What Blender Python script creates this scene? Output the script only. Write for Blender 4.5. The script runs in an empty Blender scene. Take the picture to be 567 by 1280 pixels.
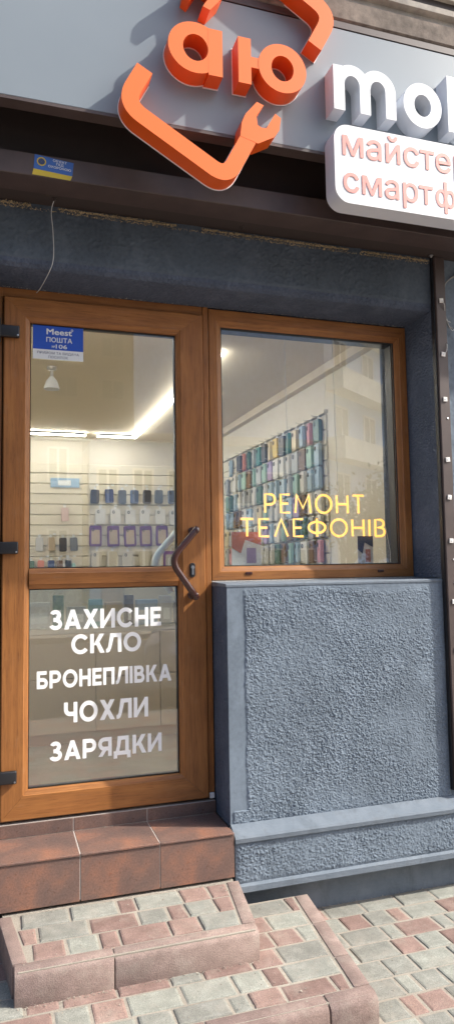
import bpy, bmesh, math, random
import numpy as np
from mathutils import Vector, Matrix
random.seed(7)
R = math.radians
scene = bpy.context.scene
COL = scene.collection

# ------------------------------------------------------------------ camera
cam_d = bpy.data.cameras.new('camera'); cam = bpy.data.objects.new('camera', cam_d); COL.objects.link(cam)
cam_d.sensor_fit = 'VERTICAL'; cam_d.sensor_height = 24.0; cam_d.lens = 883.4 / 1280 * 24.0
cam_d.clip_start = 0.05; cam_d.clip_end = 1500
yaw, pitch, roll = 0.3137, 0.0785, -0.0164
fw = Vector((math.sin(yaw) * math.cos(pitch), math.cos(yaw) * math.cos(pitch), math.sin(pitch)))
r0 = Vector((math.cos(yaw), -math.sin(yaw), 0)); u0 = r0.cross(fw)
rt = r0 * math.cos(roll) + u0 * math.sin(roll); up = -r0 * math.sin(roll) + u0 * math.cos(roll)
M = Matrix((rt, up, -fw)).transposed().to_4x4(); M.translation = Vector((0.055, -3.0, 0.986))
cam.matrix_world = M
scene.camera = cam

# ------------------------------------------------------------------ sky, sun, exposure
SUN = Vector((2.5, -1.0, 2.35)).normalized()          # direction towards the sun: it rakes along the shop front from the right
world = bpy.data.worlds.new('World'); scene.world = world; world.use_nodes = True
wn = world.node_tree.nodes; wl = world.node_tree.links
sky = wn.new('ShaderNodeTexSky'); sky.sky_type = 'NISHITA'; sky.sun_disc = False
sky.sun_elevation = math.asin(SUN.z); sky.sun_rotation = math.atan2(SUN.x, SUN.y)
sky.dust_density = 2.5; sky.air_density = 1.0
wl.new(sky.outputs[0], wn['Background'].inputs[0]); wn['Background'].inputs[1].default_value = 0.15
sun_d = bpy.data.lights.new('sun', 'SUN'); sun_d.energy = 2.9; sun_d.angle = R(0.9); sun_d.color = (1.0, 0.95, 0.86)
sun = bpy.data.objects.new('sun', sun_d); COL.objects.link(sun)
sun.rotation_euler = SUN.to_track_quat('Z', 'Y').to_euler()
vs = scene.view_settings
vs.view_transform = 'Standard'; vs.look = 'None'; vs.gamma = 1.0; vs.use_curve_mapping = False
vs.exposure = 1.2
scene.render.engine = 'CYCLES'
scene.cycles.use_denoising = True
scene.cycles.max_bounces = 10; scene.cycles.transparent_max_bounces = 16
scene.cycles.sample_clamp_indirect = 6.0

# ------------------------------------------------------------------ materials
MATS = {}
def mat(name, rgb, rough=0.6, metal=0.0, spec=0.5, emit=None, estr=0.0):
    m = bpy.data.materials.new(name); m.use_nodes = True
    b = m.node_tree.nodes['Principled BSDF']
    b.inputs['Base Color'].default_value = (*rgb, 1); b.inputs['Roughness'].default_value = rough
    b.inputs['Metallic'].default_value = metal; b.inputs['Specular IOR Level'].default_value = spec
    if emit: b.inputs['Emission Color'].default_value = (*emit, 1); b.inputs['Emission Strength'].default_value = estr
    MATS[name] = m; return m
def N(m, t): return m.node_tree.nodes.new(t)
def L(m, a, b): m.node_tree.links.new(a, b)
def coords(m, kind='Object', scale=(1, 1, 1)):
    tc = N(m, 'ShaderNodeTexCoord'); mp = N(m, 'ShaderNodeMapping'); mp.inputs['Scale'].default_value = scale
    L(m, tc.outputs[kind], mp.inputs['Vector']); return mp.outputs[0]
def noise(m, vec, scale, detail=4, rough=0.55, dist=0.0):
    n = N(m, 'ShaderNodeTexNoise'); n.inputs['Scale'].default_value = scale; n.inputs['Detail'].default_value = detail
    n.inputs['Roughness'].default_value = rough; n.inputs['Distortion'].default_value = dist
    L(m, vec, n.inputs['Vector']); return n.outputs['Fac']
def ramp(m, fac, stops):
    r = N(m, 'ShaderNodeValToRGB'); e = r.color_ramp.elements
    while len(e) < len(stops): e.new(0.5)
    for i, (p, c) in enumerate(stops):
        e[i].position = p; e[i].color = (*c, 1) if len(c) == 3 else c
    L(m, fac, r.inputs[0]); return r.outputs[0]
def mixc(m, fac, a, b, mode='MIX'):
    n = N(m, 'ShaderNodeMix'); n.data_type = 'RGBA'; n.blend_type = mode
    for s, v in ((0, fac), (6, a), (7, b)):
        if hasattr(v, 'is_output'): L(m, v, n.inputs[s])
        else: n.inputs[s].default_value = v if s == 0 else (*v, 1)
    return n.outputs[2]
def bump(m, h, strength=0.4, dist=0.003, prev=None):
    b = N(m, 'ShaderNodeBump'); b.inputs['Strength'].default_value = strength; b.inputs['Distance'].default_value = dist
    L(m, h, b.inputs['Height']); bs = m.node_tree.nodes['Principled BSDF']
    L(m, b.outputs[0], bs.inputs['Normal'])
def setc(m, c): L(m, c, m.node_tree.nodes['Principled BSDF'].inputs['Base Color'])
def setr(m, c): L(m, c, m.node_tree.nodes['Principled BSDF'].inputs['Roughness'])
def orand(m): return N(m, 'ShaderNodeObjectInfo').outputs['Random']

def wood(name, sc):
    m = mat(name, (0.3, 0.12, 0.04), 0.42, spec=0.4)
    v = coords(m, 'Object', sc)
    a = noise(m, v, 6.0, 6, 0.62, 0.6); b = noise(m, coords(m, 'Object', tuple(s * 2.6 for s in sc)), 9.0, 5, 0.7)
    c = noise(m, coords(m, 'Object', (1, 1, 1)), 5.0, 3)
    col = ramp(m, a, [(0.26, (0.225, 0.088, 0.028)), (0.52, (0.315, 0.130, 0.038)), (0.78, (0.390, 0.172, 0.052))])
    fine = ramp(m, b, [(0.30, (0.64, 0.60, 0.56)), (0.46, (0.97, 0.97, 0.97)), (0.75, (1.08, 1.08, 1.06))])
    col = mixc(m, 1.0, col, fine, 'MULTIPLY')
    big = ramp(m, c, [(0.35, (0.86, 0.84, 0.82)), (0.7, (1.08, 1.06, 1.04))])
    col = mixc(m, 1.0, col, big, 'MULTIPLY')
    scuff = ramp(m, noise(m, coords(m, 'Object', tuple(4.0 if q > 1 else 1.6 for q in sc)), 7.0, 6, 0.72), [(0.56, (0, 0, 0)), (0.74, (0.30,) * 3)])
    setc(m, mixc(m, scuff, col, (0.33, 0.19, 0.11))); bump(m, b, 0.14, 0.0012)
    setr(m, ramp(m, b, [(0.3, (0.52,) * 3), (0.7, (0.34,) * 3)]))
    return m
WOODV = wood('wood_grain_foil_upright', (9, 9, 0.55)); WOODH = wood('wood_grain_foil_level', (0.55, 9, 9))

def stucco(name, rgb, fine=True):
    m = mat(name, rgb, 0.82, spec=0.25)
    v = coords(m)
    a = noise(m, v, 3.0, 4); b = noise(m, v, 60.0, 3)
    c = ramp(m, a, [(0.3, tuple(x * 0.86 for x in rgb)), (0.7, tuple(x * 1.12 for x in rgb))])
    s = ramp(m, b, [(0.3, (0.86, 0.86, 0.87)), (0.6, (1.04, 1.04, 1.03))])
    c = mixc(m, 1.0, c, s, 'MULTIPLY')
    pt = ramp(m, noise(m, coords(m, 'Object', (1, 1, 0.6)), 9.0, 5, 0.7, 0.5), [(0.50, (0, 0, 0)), (0.66, (0.42,) * 3)])
    c = mixc(m, pt, c, tuple(x * 1.35 + 0.02 for x in rgb))                     # thin, dusty paint
    dk = ramp(m, noise(m, coords(m, 'Object', (2.2, 2.2, 0.5)), 6.0, 5, 0.75, 0.3), [(0.60, (0, 0, 0)), (0.78, (0.45,) * 3)])
    setc(m, mixc(m, dk, c, tuple(x * 0.6 for x in rgb)))
    if fine: bump(m, noise(m, v, 260.0, 3), 0.3, 0.0015)
    else:
        w = N(m, 'ShaderNodeTexVoronoi'); w.inputs['Scale'].default_value = 75; L(m, v, w.inputs['Vector'])
        h = N(m, 'ShaderNodeMath'); h.operation = 'ADD'; L(m, w.outputs['Distance'], h.inputs[0]); L(m, noise(m, v, 120, 4), h.inputs[1])
        bump(m, h.outputs[0], 0.9, 0.006)
    return m
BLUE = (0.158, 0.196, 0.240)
STUCCO = stucco('blue_rough_render', BLUE); STUCCO_R = stucco('blue_render_reveal', (0.080, 0.100, 0.142), False); STUCCO_D = stucco('shade_toned_blue_render', (0.088, 0.110, 0.138))  # last one is the lintel's darker copy: shade under the sign put into its colour
SMOOTH = mat('blue_smooth_paint', (0.15, 0.185, 0.235), 0.7, spec=0.3)
v = coords(SMOOTH); c1 = ramp(SMOOTH, noise(SMOOTH, v, 14, 5), [(0.3, (0.128, 0.158, 0.192)), (0.7, (0.168, 0.198, 0.232))])
c2 = ramp(SMOOTH, noise(SMOOTH, coords(SMOOTH, 'Object', (3, 3, 1.2)), 5, 6, 0.75, 0.4), [(0.50, (0, 0, 0)), (0.72, (0.55,) * 3)])
c1 = mixc(SMOOTH, c2, c1, (0.085, 0.098, 0.112))          # soot and rain stains
c3 = ramp(SMOOTH, noise(SMOOTH, v, 38, 5, 0.8), [(0.68, (0, 0, 0)), (0.72, (0.8,) * 3)]); setc(SMOOTH, mixc(SMOOTH, c3, c1, (0.27, 0.275, 0.27)))   # flaked paint
bump(SMOOTH, noise(SMOOTH, coords(SMOOTH, 'Object', (1, 1, 3)), 45, 5), 0.35, 0.004)

def concrete(name, rgb, sc=30, var=0.2, rough=0.85):
    m = mat(name, rgb, rough, spec=0.3); v = coords(m)
    c = ramp(m, noise(m, v, sc, 6, 0.65), [(0.3, tuple(x * (1 - var) for x in rgb)), (0.7, tuple(x * (1 + var) for x in rgb))])
    c2 = ramp(m, noise(m, v, 4, 3), [(0.3, (0.82, 0.82, 0.82)), (0.7, (1.1, 1.1, 1.1))])
    setc(m, mixc(m, 1.0, c, c2, 'MULTIPLY')); bump(m, noise(m, v, sc * 9, 3), 0.35, 0.002); return m
def paver_mat(name, rgb):
    m = mat(name, rgb, 0.85, spec=0.3); v = coords(m)
    rnd = orand(m)
    ob = N(m, 'ShaderNodeVectorMath'); ob.operation = 'ADD'
    L(m, v, ob.inputs[0]); cx = N(m, 'ShaderNodeCombineXYZ'); mm = N(m, 'ShaderNodeMath'); mm.operation = 'MULTIPLY'; mm.inputs[1].default_value = 37
    L(m, rnd, mm.inputs[0]); L(m, mm.outputs[0], cx.inputs[0]); L(m, cx.outputs[0], ob.inputs[1]); v2 = ob.outputs[0]
    c = ramp(m, noise(m, v2, 16, 6, 0.7), [(0.28, tuple(x * 0.78 for x in rgb)), (0.5, rgb), (0.74, tuple(x * 1.22 + 0.02 for x in rgb))])
    tone = ramp(m, rnd, [(0.0, (0.82, 0.80, 0.80)), (0.5, (1, 1, 1)), (1.0, (1.14, 1.15, 1.13))])
    c = mixc(m, 1.0, c, tone, 'MULTIPLY')
    grit = ramp(m, noise(m, v2, 320, 2, 0.6), [(0.35, (0.72, 0.72, 0.72)), (0.55, (1.02, 1.02, 1.02)), (0.72, (1.25, 1.24, 1.2))])
    c = mixc(m, 1.0, c, grit, 'MULTIPLY')
    dust = ramp(m, noise(m, v2, 9, 5, 0.7), [(0.50, (0, 0, 0)), (0.72, (0.45, 0.45, 0.45))])
    setc(m, mixc(m, dust, c, (0.36, 0.32, 0.27))); bump(m, noise(m, v2, 240, 3), 0.6, 0.002); return m
PINK = paver_mat('faded_red_paver', (0.262, 0.176, 0.150)); GREEN = paver_mat('grey_green_paver', (0.262, 0.264, 0.232))
KERB = paver_mat('faded_red_kerb', (0.262, 0.192, 0.168))
SAND = concrete('joint_sand', (0.33, 0.295, 0.245), 200, 0.25)

TILE = mat('rust_porcelain', (0.2, 0.1, 0.06), 0.33, spec=0.5)
v = coords(TILE)
t1 = ramp(TILE, noise(TILE, v, 5.0, 5, 0.6, 0.4), [(0.36, (0.125, 0.088, 0.078)), (0.52, (0.185, 0.112, 0.090)), (0.70, (0.32, 0.150, 0.095))])
t2 = ramp(TILE, noise(TILE, v, 150, 4, 0.7), [(0.35, (0.72, 0.72, 0.72)), (0.6, (1.1, 1.1, 1.1))])
scr = ramp(TILE, noise(TILE, coords(TILE, 'Object', (4, 30, 5)), 20, 4, 0.75), [(0.62, (0, 0, 0)), (0.78, (0.5, 0.5, 0.5))])
setc(TILE, mixc(TILE, scr, mixc(TILE, 1.0, t1, t2, 'MULTIPLY'), (0.30, 0.26, 0.24)))
setr(TILE, ramp(TILE, noise(TILE, v, 60, 4), [(0.3, (0.25,) * 3), (0.7, (0.5,) * 3)]))
GROUT = mat('pale_grout', (0.42, 0.38, 0.34), 0.9)

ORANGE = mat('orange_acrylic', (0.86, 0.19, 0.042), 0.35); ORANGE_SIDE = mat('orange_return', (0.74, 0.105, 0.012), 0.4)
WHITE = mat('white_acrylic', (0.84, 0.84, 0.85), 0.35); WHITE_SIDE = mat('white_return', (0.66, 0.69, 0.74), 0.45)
VINYL = mat('white_vinyl', (0.92, 0.93, 0.92), 0.5); SALMON = mat('salmon_print', (0.80, 0.31, 0.27), 0.5)
PANEL = mat('grey_composite_panel', (0.235, 0.262, 0.295), 0.38, spec=0.5)
v = coords(PANEL); setc(PANEL, ramp(PANEL, noise(PANEL, v, 1.6, 4), [(0.3, (0.218, 0.255, 0.284)), (0.7, (0.245, 0.282, 0.31))]))
BROWN = mat('brown_lacquered_metal', (0.075, 0.052, 0.047), 0.5)
v = coords(BROWN, 'Object', (1, 1, 1)); setc(BROWN, ramp(BROWN, noise(BROWN, v, 8, 6), [(0.3, (0.062, 0.044, 0.040)), (0.7, (0.088, 0.062, 0.056))]))
DARKBROWN = mat('dark_brown_metal', (0.050, 0.038, 0.034), 0.55); BLACK = mat('black_plastic', (0.016, 0.016, 0.018), 0.4)
GASKET = mat('rubber_gasket', (0.010, 0.010, 0.011), 0.6)
HANDLE = mat('dark_brown_powder_coat', (0.050, 0.018, 0.014), 0.22, spec=0.6)
PALEHANDLE = mat('pale_powder_coat', (0.74, 0.84, 0.80), 0.35)
STEEL = mat('steel', (0.5, 0.5, 0.5), 0.35, 1.0)
CONC = concrete('weathered_concrete', (0.21, 0.17, 0.14), 26, 0.4)
CONC2 = concrete('pale_concrete', (0.40, 0.36, 0.31), 18, 0.25)
FOAM = concrete('dried_foam', (0.47, 0.37, 0.22), 120, 0.4)
SEAL = concrete('old_sealant', (0.50, 0.46, 0.40), 120, 0.3)
WIREW = mat('white_wire', (0.6, 0.6, 0.58), 0.5); WIREG = mat('grey_wire', (0.25, 0.25, 0.25), 0.6)
LEDM = mat('white_led_module', (0.78, 0.76, 0.72), 0.5)
STBLUE = mat('sticker_blue', (0.045, 0.13, 0.42), 0.4); MBLUE = mat('parcel_blue', (0.022, 0.085, 0.47), 0.4)
YEL = mat('sticker_yellow', (0.62, 0.46, 0.04), 0.45); PAPER = mat('sticker_white', (0.72, 0.75, 0.76), 0.5)
INK = mat('dark_ink', (0.05, 0.07, 0.15), 0.6)
NEON = mat('warm_neon_tube', (0.9, 0.7, 0.35), 0.4, emit=(1.0, 0.44, 0.07), estr=1.0)
LEDSTRIP = mat('ceiling_led_strip', (1, 1, 1), 0.5, emit=(1.0, 0.97, 0.92), estr=22.0)
BULB = mat('lit_bulb', (1, 1, 1), 0.5, emit=(1.0, 0.86, 0.62), estr=14.0)
CEIL = mat('cream_ceiling', (0.66, 0.57, 0.42), 0.8); SLAT = mat('cream_slatwall', (0.66, 0.62, 0.51), 0.55)
INWALL = mat('cream_plaster', (0.64, 0.60, 0.51), 0.8); FLOORM = concrete('shop_floor_tile', (0.30, 0.26, 0.21), 12, 0.1, 0.5)
BEIGE = mat('beige_laminate', (0.60, 0.53, 0.42), 0.5)

def glassmat(name, f0, tint, dust):
    m = bpy.data.materials.new(name); m.use_nodes = True; nt = m.node_tree; nt.nodes.clear()
    o = nt.nodes.new('ShaderNodeOutputMaterial'); mx = nt.nodes.new('ShaderNodeMixShader')
    lw = nt.nodes.new('ShaderNodeLayerWeight'); lw.inputs[0].default_value = 0.5
    pw = nt.nodes.new('ShaderNodeMath'); pw.operation = 'POWER'; pw.inputs[1].default_value = 5.0; nt.links.new(lw.outputs['Facing'], pw.inputs[0])
    fr = nt.nodes.new('ShaderNodeMapRange'); fr.inputs[3].default_value = f0; nt.links.new(pw.outputs[0], fr.inputs[0])
    tr = nt.nodes.new('ShaderNodeBsdfTransparent'); tr.inputs[0].default_value = (*tint, 1)
    gl = nt.nodes.new('ShaderNodeBsdfGlossy'); gl.inputs['Roughness'].default_value = 0.0
    nt.links.new(fr.outputs[0], mx.inputs[0]); nt.links.new(tr.outputs[0], mx.inputs[1]); nt.links.new(gl.outputs[0], mx.inputs[2])
    df = nt.nodes.new('ShaderNodeBsdfDiffuse'); df.inputs[0].default_value = (0.75, 0.74, 0.70, 1)
    tc = nt.nodes.new('ShaderNodeTexCoord'); nz = nt.nodes.new('ShaderNodeTexNoise'); nz.inputs['Scale'].default_value = 4.0; nz.inputs['Detail'].default_value = 7; nz.inputs['Roughness'].default_value = 0.7
    rp = nt.nodes.new('ShaderNodeMapRange'); rp.inputs[1].default_value = 0.35; rp.inputs[2].default_value = 0.7; rp.inputs[3].default_value = dust * 0.5; rp.inputs[4].default_value = dust * 1.5
    nt.links.new(tc.outputs['Object'], nz.inputs['Vector']); nt.links.new(nz.outputs['Fac'], rp.inputs[0])
    m2 = nt.nodes.new('ShaderNodeMixShader'); nt.links.new(rp.outputs[0], m2.inputs[0]); nt.links.new(mx.outputs[0], m2.inputs[1]); nt.links.new(df.outputs[0], m2.inputs[2])
    nt.links.new(m2.outputs[0], o.inputs[0]); return m
GLASS = glassmat('window_glass', 0.12, (0.95, 0.965, 0.96), 0.018)
CLEAR = glassmat('clear_plastic', 0.04, (0.9, 0.91, 0.9), 0.02)

# ------------------------------------------------------------------ mesh helpers
class MB:
    def __init__(s): s.v = []; s.f = []; s.mi = []
    def quad(s, pts, mi=0):
        k = len(s.v); s.v += [tuple(p) for p in pts]; s.f.append(tuple(range(k, k + len(pts)))); s.mi.append(mi); return s
    def box(s, x0, x1, y0, y1, z0, z1, mi=0):
        k = len(s.v)
        s.v += [(x, y, z) for z in (z0, z1) for y in (y0, y1) for x in (x0, x1)]
        for f in ((0, 1, 5, 4), (1, 3, 7, 5), (3, 2, 6, 7), (2, 0, 4, 6), (4, 5, 7, 6), (2, 3, 1, 0)):
            s.f.append(tuple(k + i for i in f)); s.mi.append(mi)
        return s
    def prism(s, poly, a0, a1, axis='y', mi=0, mside=None, scale_back=None):
        """poly in the plane across `axis`; axis y: (x,z), axis x: (y,z), axis z: (x,y)"""
        n = len(poly); k = len(s.v)
        def P(p, a): return {'y': (p[0], a, p[1]), 'x': (a, p[0], p[1]), 'z': (p[0], p[1], a)}[axis]
        s.v += [P(p, a0) for p in poly] + [P(p, a1) for p in poly]
        s.f.append(tuple(range(k, k + n))); s.mi.append(mi)
        s.f.append(tuple(range(k + 2 * n - 1, k + n - 1, -1))); s.mi.append(mi)
        for i in range(n):
            j = (i + 1) % n; s.f.append((k + i, k + n + i, k + n + j, k + j)); s.mi.append(mi if mside is None else mside)
        return s
    def ring(s, cx, cz, rx, rz, ix, iz, y0, y1, a0=0, a1=360, n=40, mi=0, mside=None):
        full = abs(a1 - a0) >= 359.9; m = n if full else n + 1
        an = [R(a0 + (a1 - a0) * i / n) for i in range(m)]; k = len(s.v)
        for y in (y0, y1):
            s.v += [(cx + rx * math.cos(t), y, cz + rz * math.sin(t)) for t in an]
            s.v += [(cx + ix * math.cos(t), y, cz + iz * math.sin(t)) for t in an]
        for i in range(n):
            j = (i + 1) % m
            o0, o1, i0, i1 = k + i, k + j, k + m + i, k + m + j
            s.f += [(o0, i0, i1, o1), (o0 + 2 * m, o1 + 2 * m, i1 + 2 * m, i0 + 2 * m), (o0, o1, o1 + 2 * m, o0 + 2 * m), (i0, i0 + 2 * m, i1 + 2 * m, i1)]
            ms = mi if mside is None else mside
            s.mi += [mi, mi, ms, ms]
        if not full:
            for i in (0, m - 1): s.f.append((k + i, k + m + i, k + 3 * m + i, k + 2 * m + i)); s.mi.append(mi if mside is None else mside)
        return s
    def tube(s, pts, r, n=10, caps=True, mi=0):
        pts = [Vector(p) for p in pts]; k = len(s.v); ref = None
        for i, p in enumerate(pts):
            t = (pts[min(i + 1, len(pts) - 1)] - pts[max(i - 1, 0)]).normalized()
            if ref is None: ref = t.orthogonal().normalized()
            ref = (ref - t * ref.dot(t)).normalized(); b = t.cross(ref)
            rr = r[i] if isinstance(r, (list, tuple)) else r
            for q in range(n):
                a = 2 * math.pi * q / n; s.v.append(tuple(p + (ref * math.cos(a) + b * math.sin(a)) * rr))
        for i in range(len(pts) - 1):
            for q in range(n):
                w = (q + 1) % n; s.f.append((k + i * n + q, k + i * n + w, k + (i + 1) * n + w, k + (i + 1) * n + q)); s.mi.append(mi)
        if caps:
            s.f.append(tuple(range(k + n - 1, k - 1, -1))); s.mi.append(mi)
            e = k + (len(pts) - 1) * n; s.f.append(tuple(range(e, e + n))); s.mi.append(mi)
        return s
    def lathe(s, prof, c, n=16, axis='z', mi=0):
        k = len(s.v)
        for (r, h) in prof:
            for q in range(n):
                a = 2 * math.pi * q / n; x, y = r * math.cos(a), r * math.sin(a)
                s.v.append({'z': (c[0] + x, c[1] + y, c[2] + h), 'y': (c[0] + x, c[1] + h, c[2] + y), 'x': (c[0] + h, c[1] + x, c[2] + y)}[axis])
        for i in range(len(prof) - 1):
            for q in range(n):
                w = (q + 1) % n; s.f.append((k + i * n + q, k + i * n + w, k + (i + 1) * n + w, k + (i + 1) * n + q)); s.mi.append(mi)
        s.f.append(tuple(range(k + n - 1, k - 1, -1))); s.mi.append(mi)
        e = k + (len(prof) - 1) * n; s.f.append(tuple(range(e, e + n))); s.mi.append(mi); return s
    def mesh(s, name, mats, bevel=0, seg=2, smooth=False):
        me = bpy.data.meshes.new(name); me.from_pydata(s.v, [], s.f)
        for m in (mats if isinstance(mats, (list, tuple)) else [mats]): me.materials.append(m)
        me.polygons.foreach_set('material_index', s.mi)
        bm = bmesh.new(); bm.from_mesh(me)
        if bevel:
            bmesh.ops.remove_doubles(bm, verts=bm.verts, dist=1e-6)
            ed = [e for e in bm.edges if len(e.link_faces) == 2 and e.calc_face_angle(0) > 0.5]
            bmesh.ops.bevel(bm, geom=ed, offset=bevel, segments=seg, profile=0.5, affect='EDGES', clamp_overlap=True)
        bmesh.ops.recalc_face_normals(bm, faces=bm.faces)
        if smooth:
            for f in bm.faces: f.smooth = True
            for e in bm.edges:
                if len(e.link_faces) == 2 and e.calc_face_angle(0) > 0.7: e.smooth = False
        bm.to_mesh(me); bm.free(); return me
    def build(s, name, mats, parent=None, **kw):
        o = bpy.data.objects.new(name, s.mesh(name, mats, **kw)); COL.objects.link(o)
        if parent is not None: o.parent = parent
        return o
def tag(o, label, cat=None, group=None, kind=None):
    if label: o['label'] = label
    if cat: o['category'] = cat
    if group: o['group'] = group
    if kind: o['kind'] = kind
    return o
def empty(name, label, cat, group=None, kind=None):
    o = bpy.data.objects.new(name, None); COL.objects.link(o); o.empty_display_size = 0.05
    return tag(o, label, cat, group, kind)
def at_base(root):
    """move an Empty to the base centre of its parts, keeping the parts where they are"""
    pts = []
    def walk(o):
        for c in o.children:
            if c.type == 'MESH': n = len(c.data.vertices); pts.extend(tuple(c.data.vertices[i].co) for i in range(0, n, max(1, n // 40)))
            walk(c)
    walk(root)
    if not pts: return
    a = np.array(pts); p = Vector(((a[:, 0].min() + a[:, 0].max()) / 2, (a[:, 1].min() + a[:, 1].max()) / 2, a[:, 2].min()))
    root.location = p
    for c in root.children: c.matrix_parent_inverse = Matrix.Translation(-p)
def bez(pts, n=8):
    """round polyline corners: pts entries (x,z) or (x,z,r)"""
    out = []
    for i, p in enumerate(pts):
        if len(p) < 3 or i in (0, len(pts) - 1): out.append(tuple(p[:2])); continue
        a, b, c = Vector(pts[i - 1][:2]), Vector(p[:2]), Vector(pts[i + 1][:2]); r = p[2]
        s, e = b + (a - b).normalized() * r, b + (c - b).normalized() * r
        for k in range(n + 1):
            t = k / n; out.append(tuple(s * (1 - t) ** 2 + b * 2 * t * (1 - t) + e * t * t))
    return out
def stroke_poly(path, w):
    """outline of a constant width stroke with butt ends"""
    l, r = [], []
    for i, p in enumerate(path):
        p = Vector(p); d0 = (Vector(path[i]) - Vector(path[i - 1])).normalized() if i else None
        d1 = (Vector(path[i + 1]) - p).normalized() if i < len(path) - 1 else None
        if d0 is None: t = d1; k = 1
        elif d1 is None: t = d0; k = 1
        else: t = (d0 + d1).normalized(); k = 1 / max(0.5, t.dot(d1))
        n = Vector((-t.y, t.x)) * w / 2 * k
        l.append(tuple(p + n)); r.append(tuple(p - n))
    return l + r[::-1]
def text(name, body, x, z, h, width, y, m, parent, bold=0.0, label=None, align='L', slant=0.0):
    """print set in the built-in typeface: h = cap height in metres, width = total width or None"""
    c = bpy.data.curves.new('t', 'FONT'); c.body = body; c.size = 1.0; c.resolution_u = 3
    o = bpy.data.objects.new('t', c); COL.objects.link(o)
    bpy.context.view_layer.update()
    me = bpy.data.meshes.new_from_object(o.evaluated_get(bpy.context.evaluated_depsgraph_get()))
    bpy.data.objects.remove(o); bpy.data.curves.remove(c)
    a = np.empty(len(me.vertices) * 3, np.float32); me.vertices.foreach_get('co', a); a = a.reshape(-1, 3)
    sz = h / 0.729; sx = sz if width is None else width / (a[:, 0].max() - a[:, 0].min())
    X = (a[:, 0] - a[:, 0].min()) * sx; Z = a[:, 1] * sz
    if align == 'C': X -= X.max() / 2
    faces = [tuple(p.vertices) for p in me.polygons]; bpy.data.meshes.remove(me)
    vv, ff = [], []; d = bold * sz                       # heavier weight: the same print struck several times, a hair apart
    for k, (ox, oz) in enumerate(((0, 0), (d, 0), (-d, 0), (0, d), (0, -d), (d * .7, d * .7), (-d * .7, d * .7), (d * .7, -d * .7), (-d * .7, -d * .7)) if bold else ((0, 0),)):
        n0 = len(vv); vv += [(float(x + a_ + ox), y - 0.00008 * k, float(z + b_ + slant * a_ + oz)) for a_, b_ in zip(X, Z)]; ff += [tuple(i + n0 for i in f) for f in faces]
    me = bpy.data.meshes.new(name); me.from_pydata(vv, [], ff); me.materials.append(m)
    o = bpy.data.objects.new(name, me); COL.objects.link(o); o.parent = parent
    if label: o['label'] = label
    return o
def frame4(seq, mats_v, mats_h, parent, names, gap=0.0004, bevel=0):
    """four mitred members of a rectangular frame from a sequence of (x0,x1,z0,z1,y)"""
    def cs(r): x0, x1, z0, z1, y = r; return [(x0, y, z0), (x1, y, z0), (x1, y, z1), (x0, y, z1)]
    C = [cs(r) for r in seq]
    for i, nm in zip(range(4), names):
        j = (i + 1) % 4; mb = MB(); d = Vector(C[0][j]) - Vector(C[0][i]); d.normalize()
        A = [Vector(c[i]) + d * gap for c in C]; B = [Vector(c[j]) - d * gap for c in C]
        for q in range(len(C) - 1): mb.quad([A[q], B[q], B[q + 1], A[q + 1]])
        mb.quad([A[-1], B[-1], B[0], A[0]]); mb.quad(A); mb.quad(B[::-1])
        mb.build(nm, mats_h if i in (0, 2) else mats_v, parent)

# ------------------------------------------------------------------ rough render relief
def vhash(ix, iy, k): 
    n = (ix * 374761393 + iy * 668265263 + k * 2246822519).astype(np.int64) & 0xffffffff
    n = ((n ^ (n >> 13)) * 1274126177) & 0xffffffff
    return ((n ^ (n >> 16)) & 0xffff) / 65535.0
def vnoise(x, y, k=0):
    ix, iy = np.floor(x).astype(np.int64), np.floor(y).astype(np.int64); fx, fy = x - ix, y - iy
    fx, fy = fx * fx * (3 - 2 * fx), fy * fy * (3 - 2 * fy)
    a, b, c, d = vhash(ix, iy, k), vhash(ix + 1, iy, k), vhash(ix, iy + 1, k), vhash(ix + 1, iy + 1, k)
    return (a * (1 - fx) + b * fx) * (1 - fy) + (c * (1 - fx) + d * fx) * fy
def worley(x, y, k=0):
    ix, iy = np.floor(x).astype(np.int64), np.floor(y).astype(np.int64); best = np.full(x.shape, 9.0); hh = np.zeros(x.shape)
    for dx in (-1, 0, 1):
        for dy in (-1, 0, 1):
            cx, cy = ix + dx, iy + dy
            d = (cx + vhash(cx, cy, k) - x) ** 2 + (cy + vhash(cx, cy, k + 1) - y) ** 2
            m = d < best; best = np.where(m, d, best); hh = np.where(m, vhash(cx, cy, k + 2), hh)
    return np.sqrt(best), hh
def relief(x, z):
    wx = x + 0.006 * (vnoise(x * 70, z * 70, 5) - .5) * 2; wz = z + 0.006 * (vnoise(x * 70, z * 70, 9) - .5) * 2
    wx, wz = wx * 0.94 + wz * 0.34, wz * 0.94 - wx * 0.34
    d, h = worley(wx * 150, wz * 188, 1); d2, h2 = worley(wx * 80 + 3, wz * 108, 11)
    b = np.clip(1 - d * 1.35, 0, 1) * (0.25 + 0.75 * h) + 0.75 * np.clip(1 - d2 * 1.25, 0, 1) * h2
    return b + 0.45 * vnoise(x * 300, z * 300, 21) + 0.25 * vnoise(x * 95, z * 95, 25)
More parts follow.
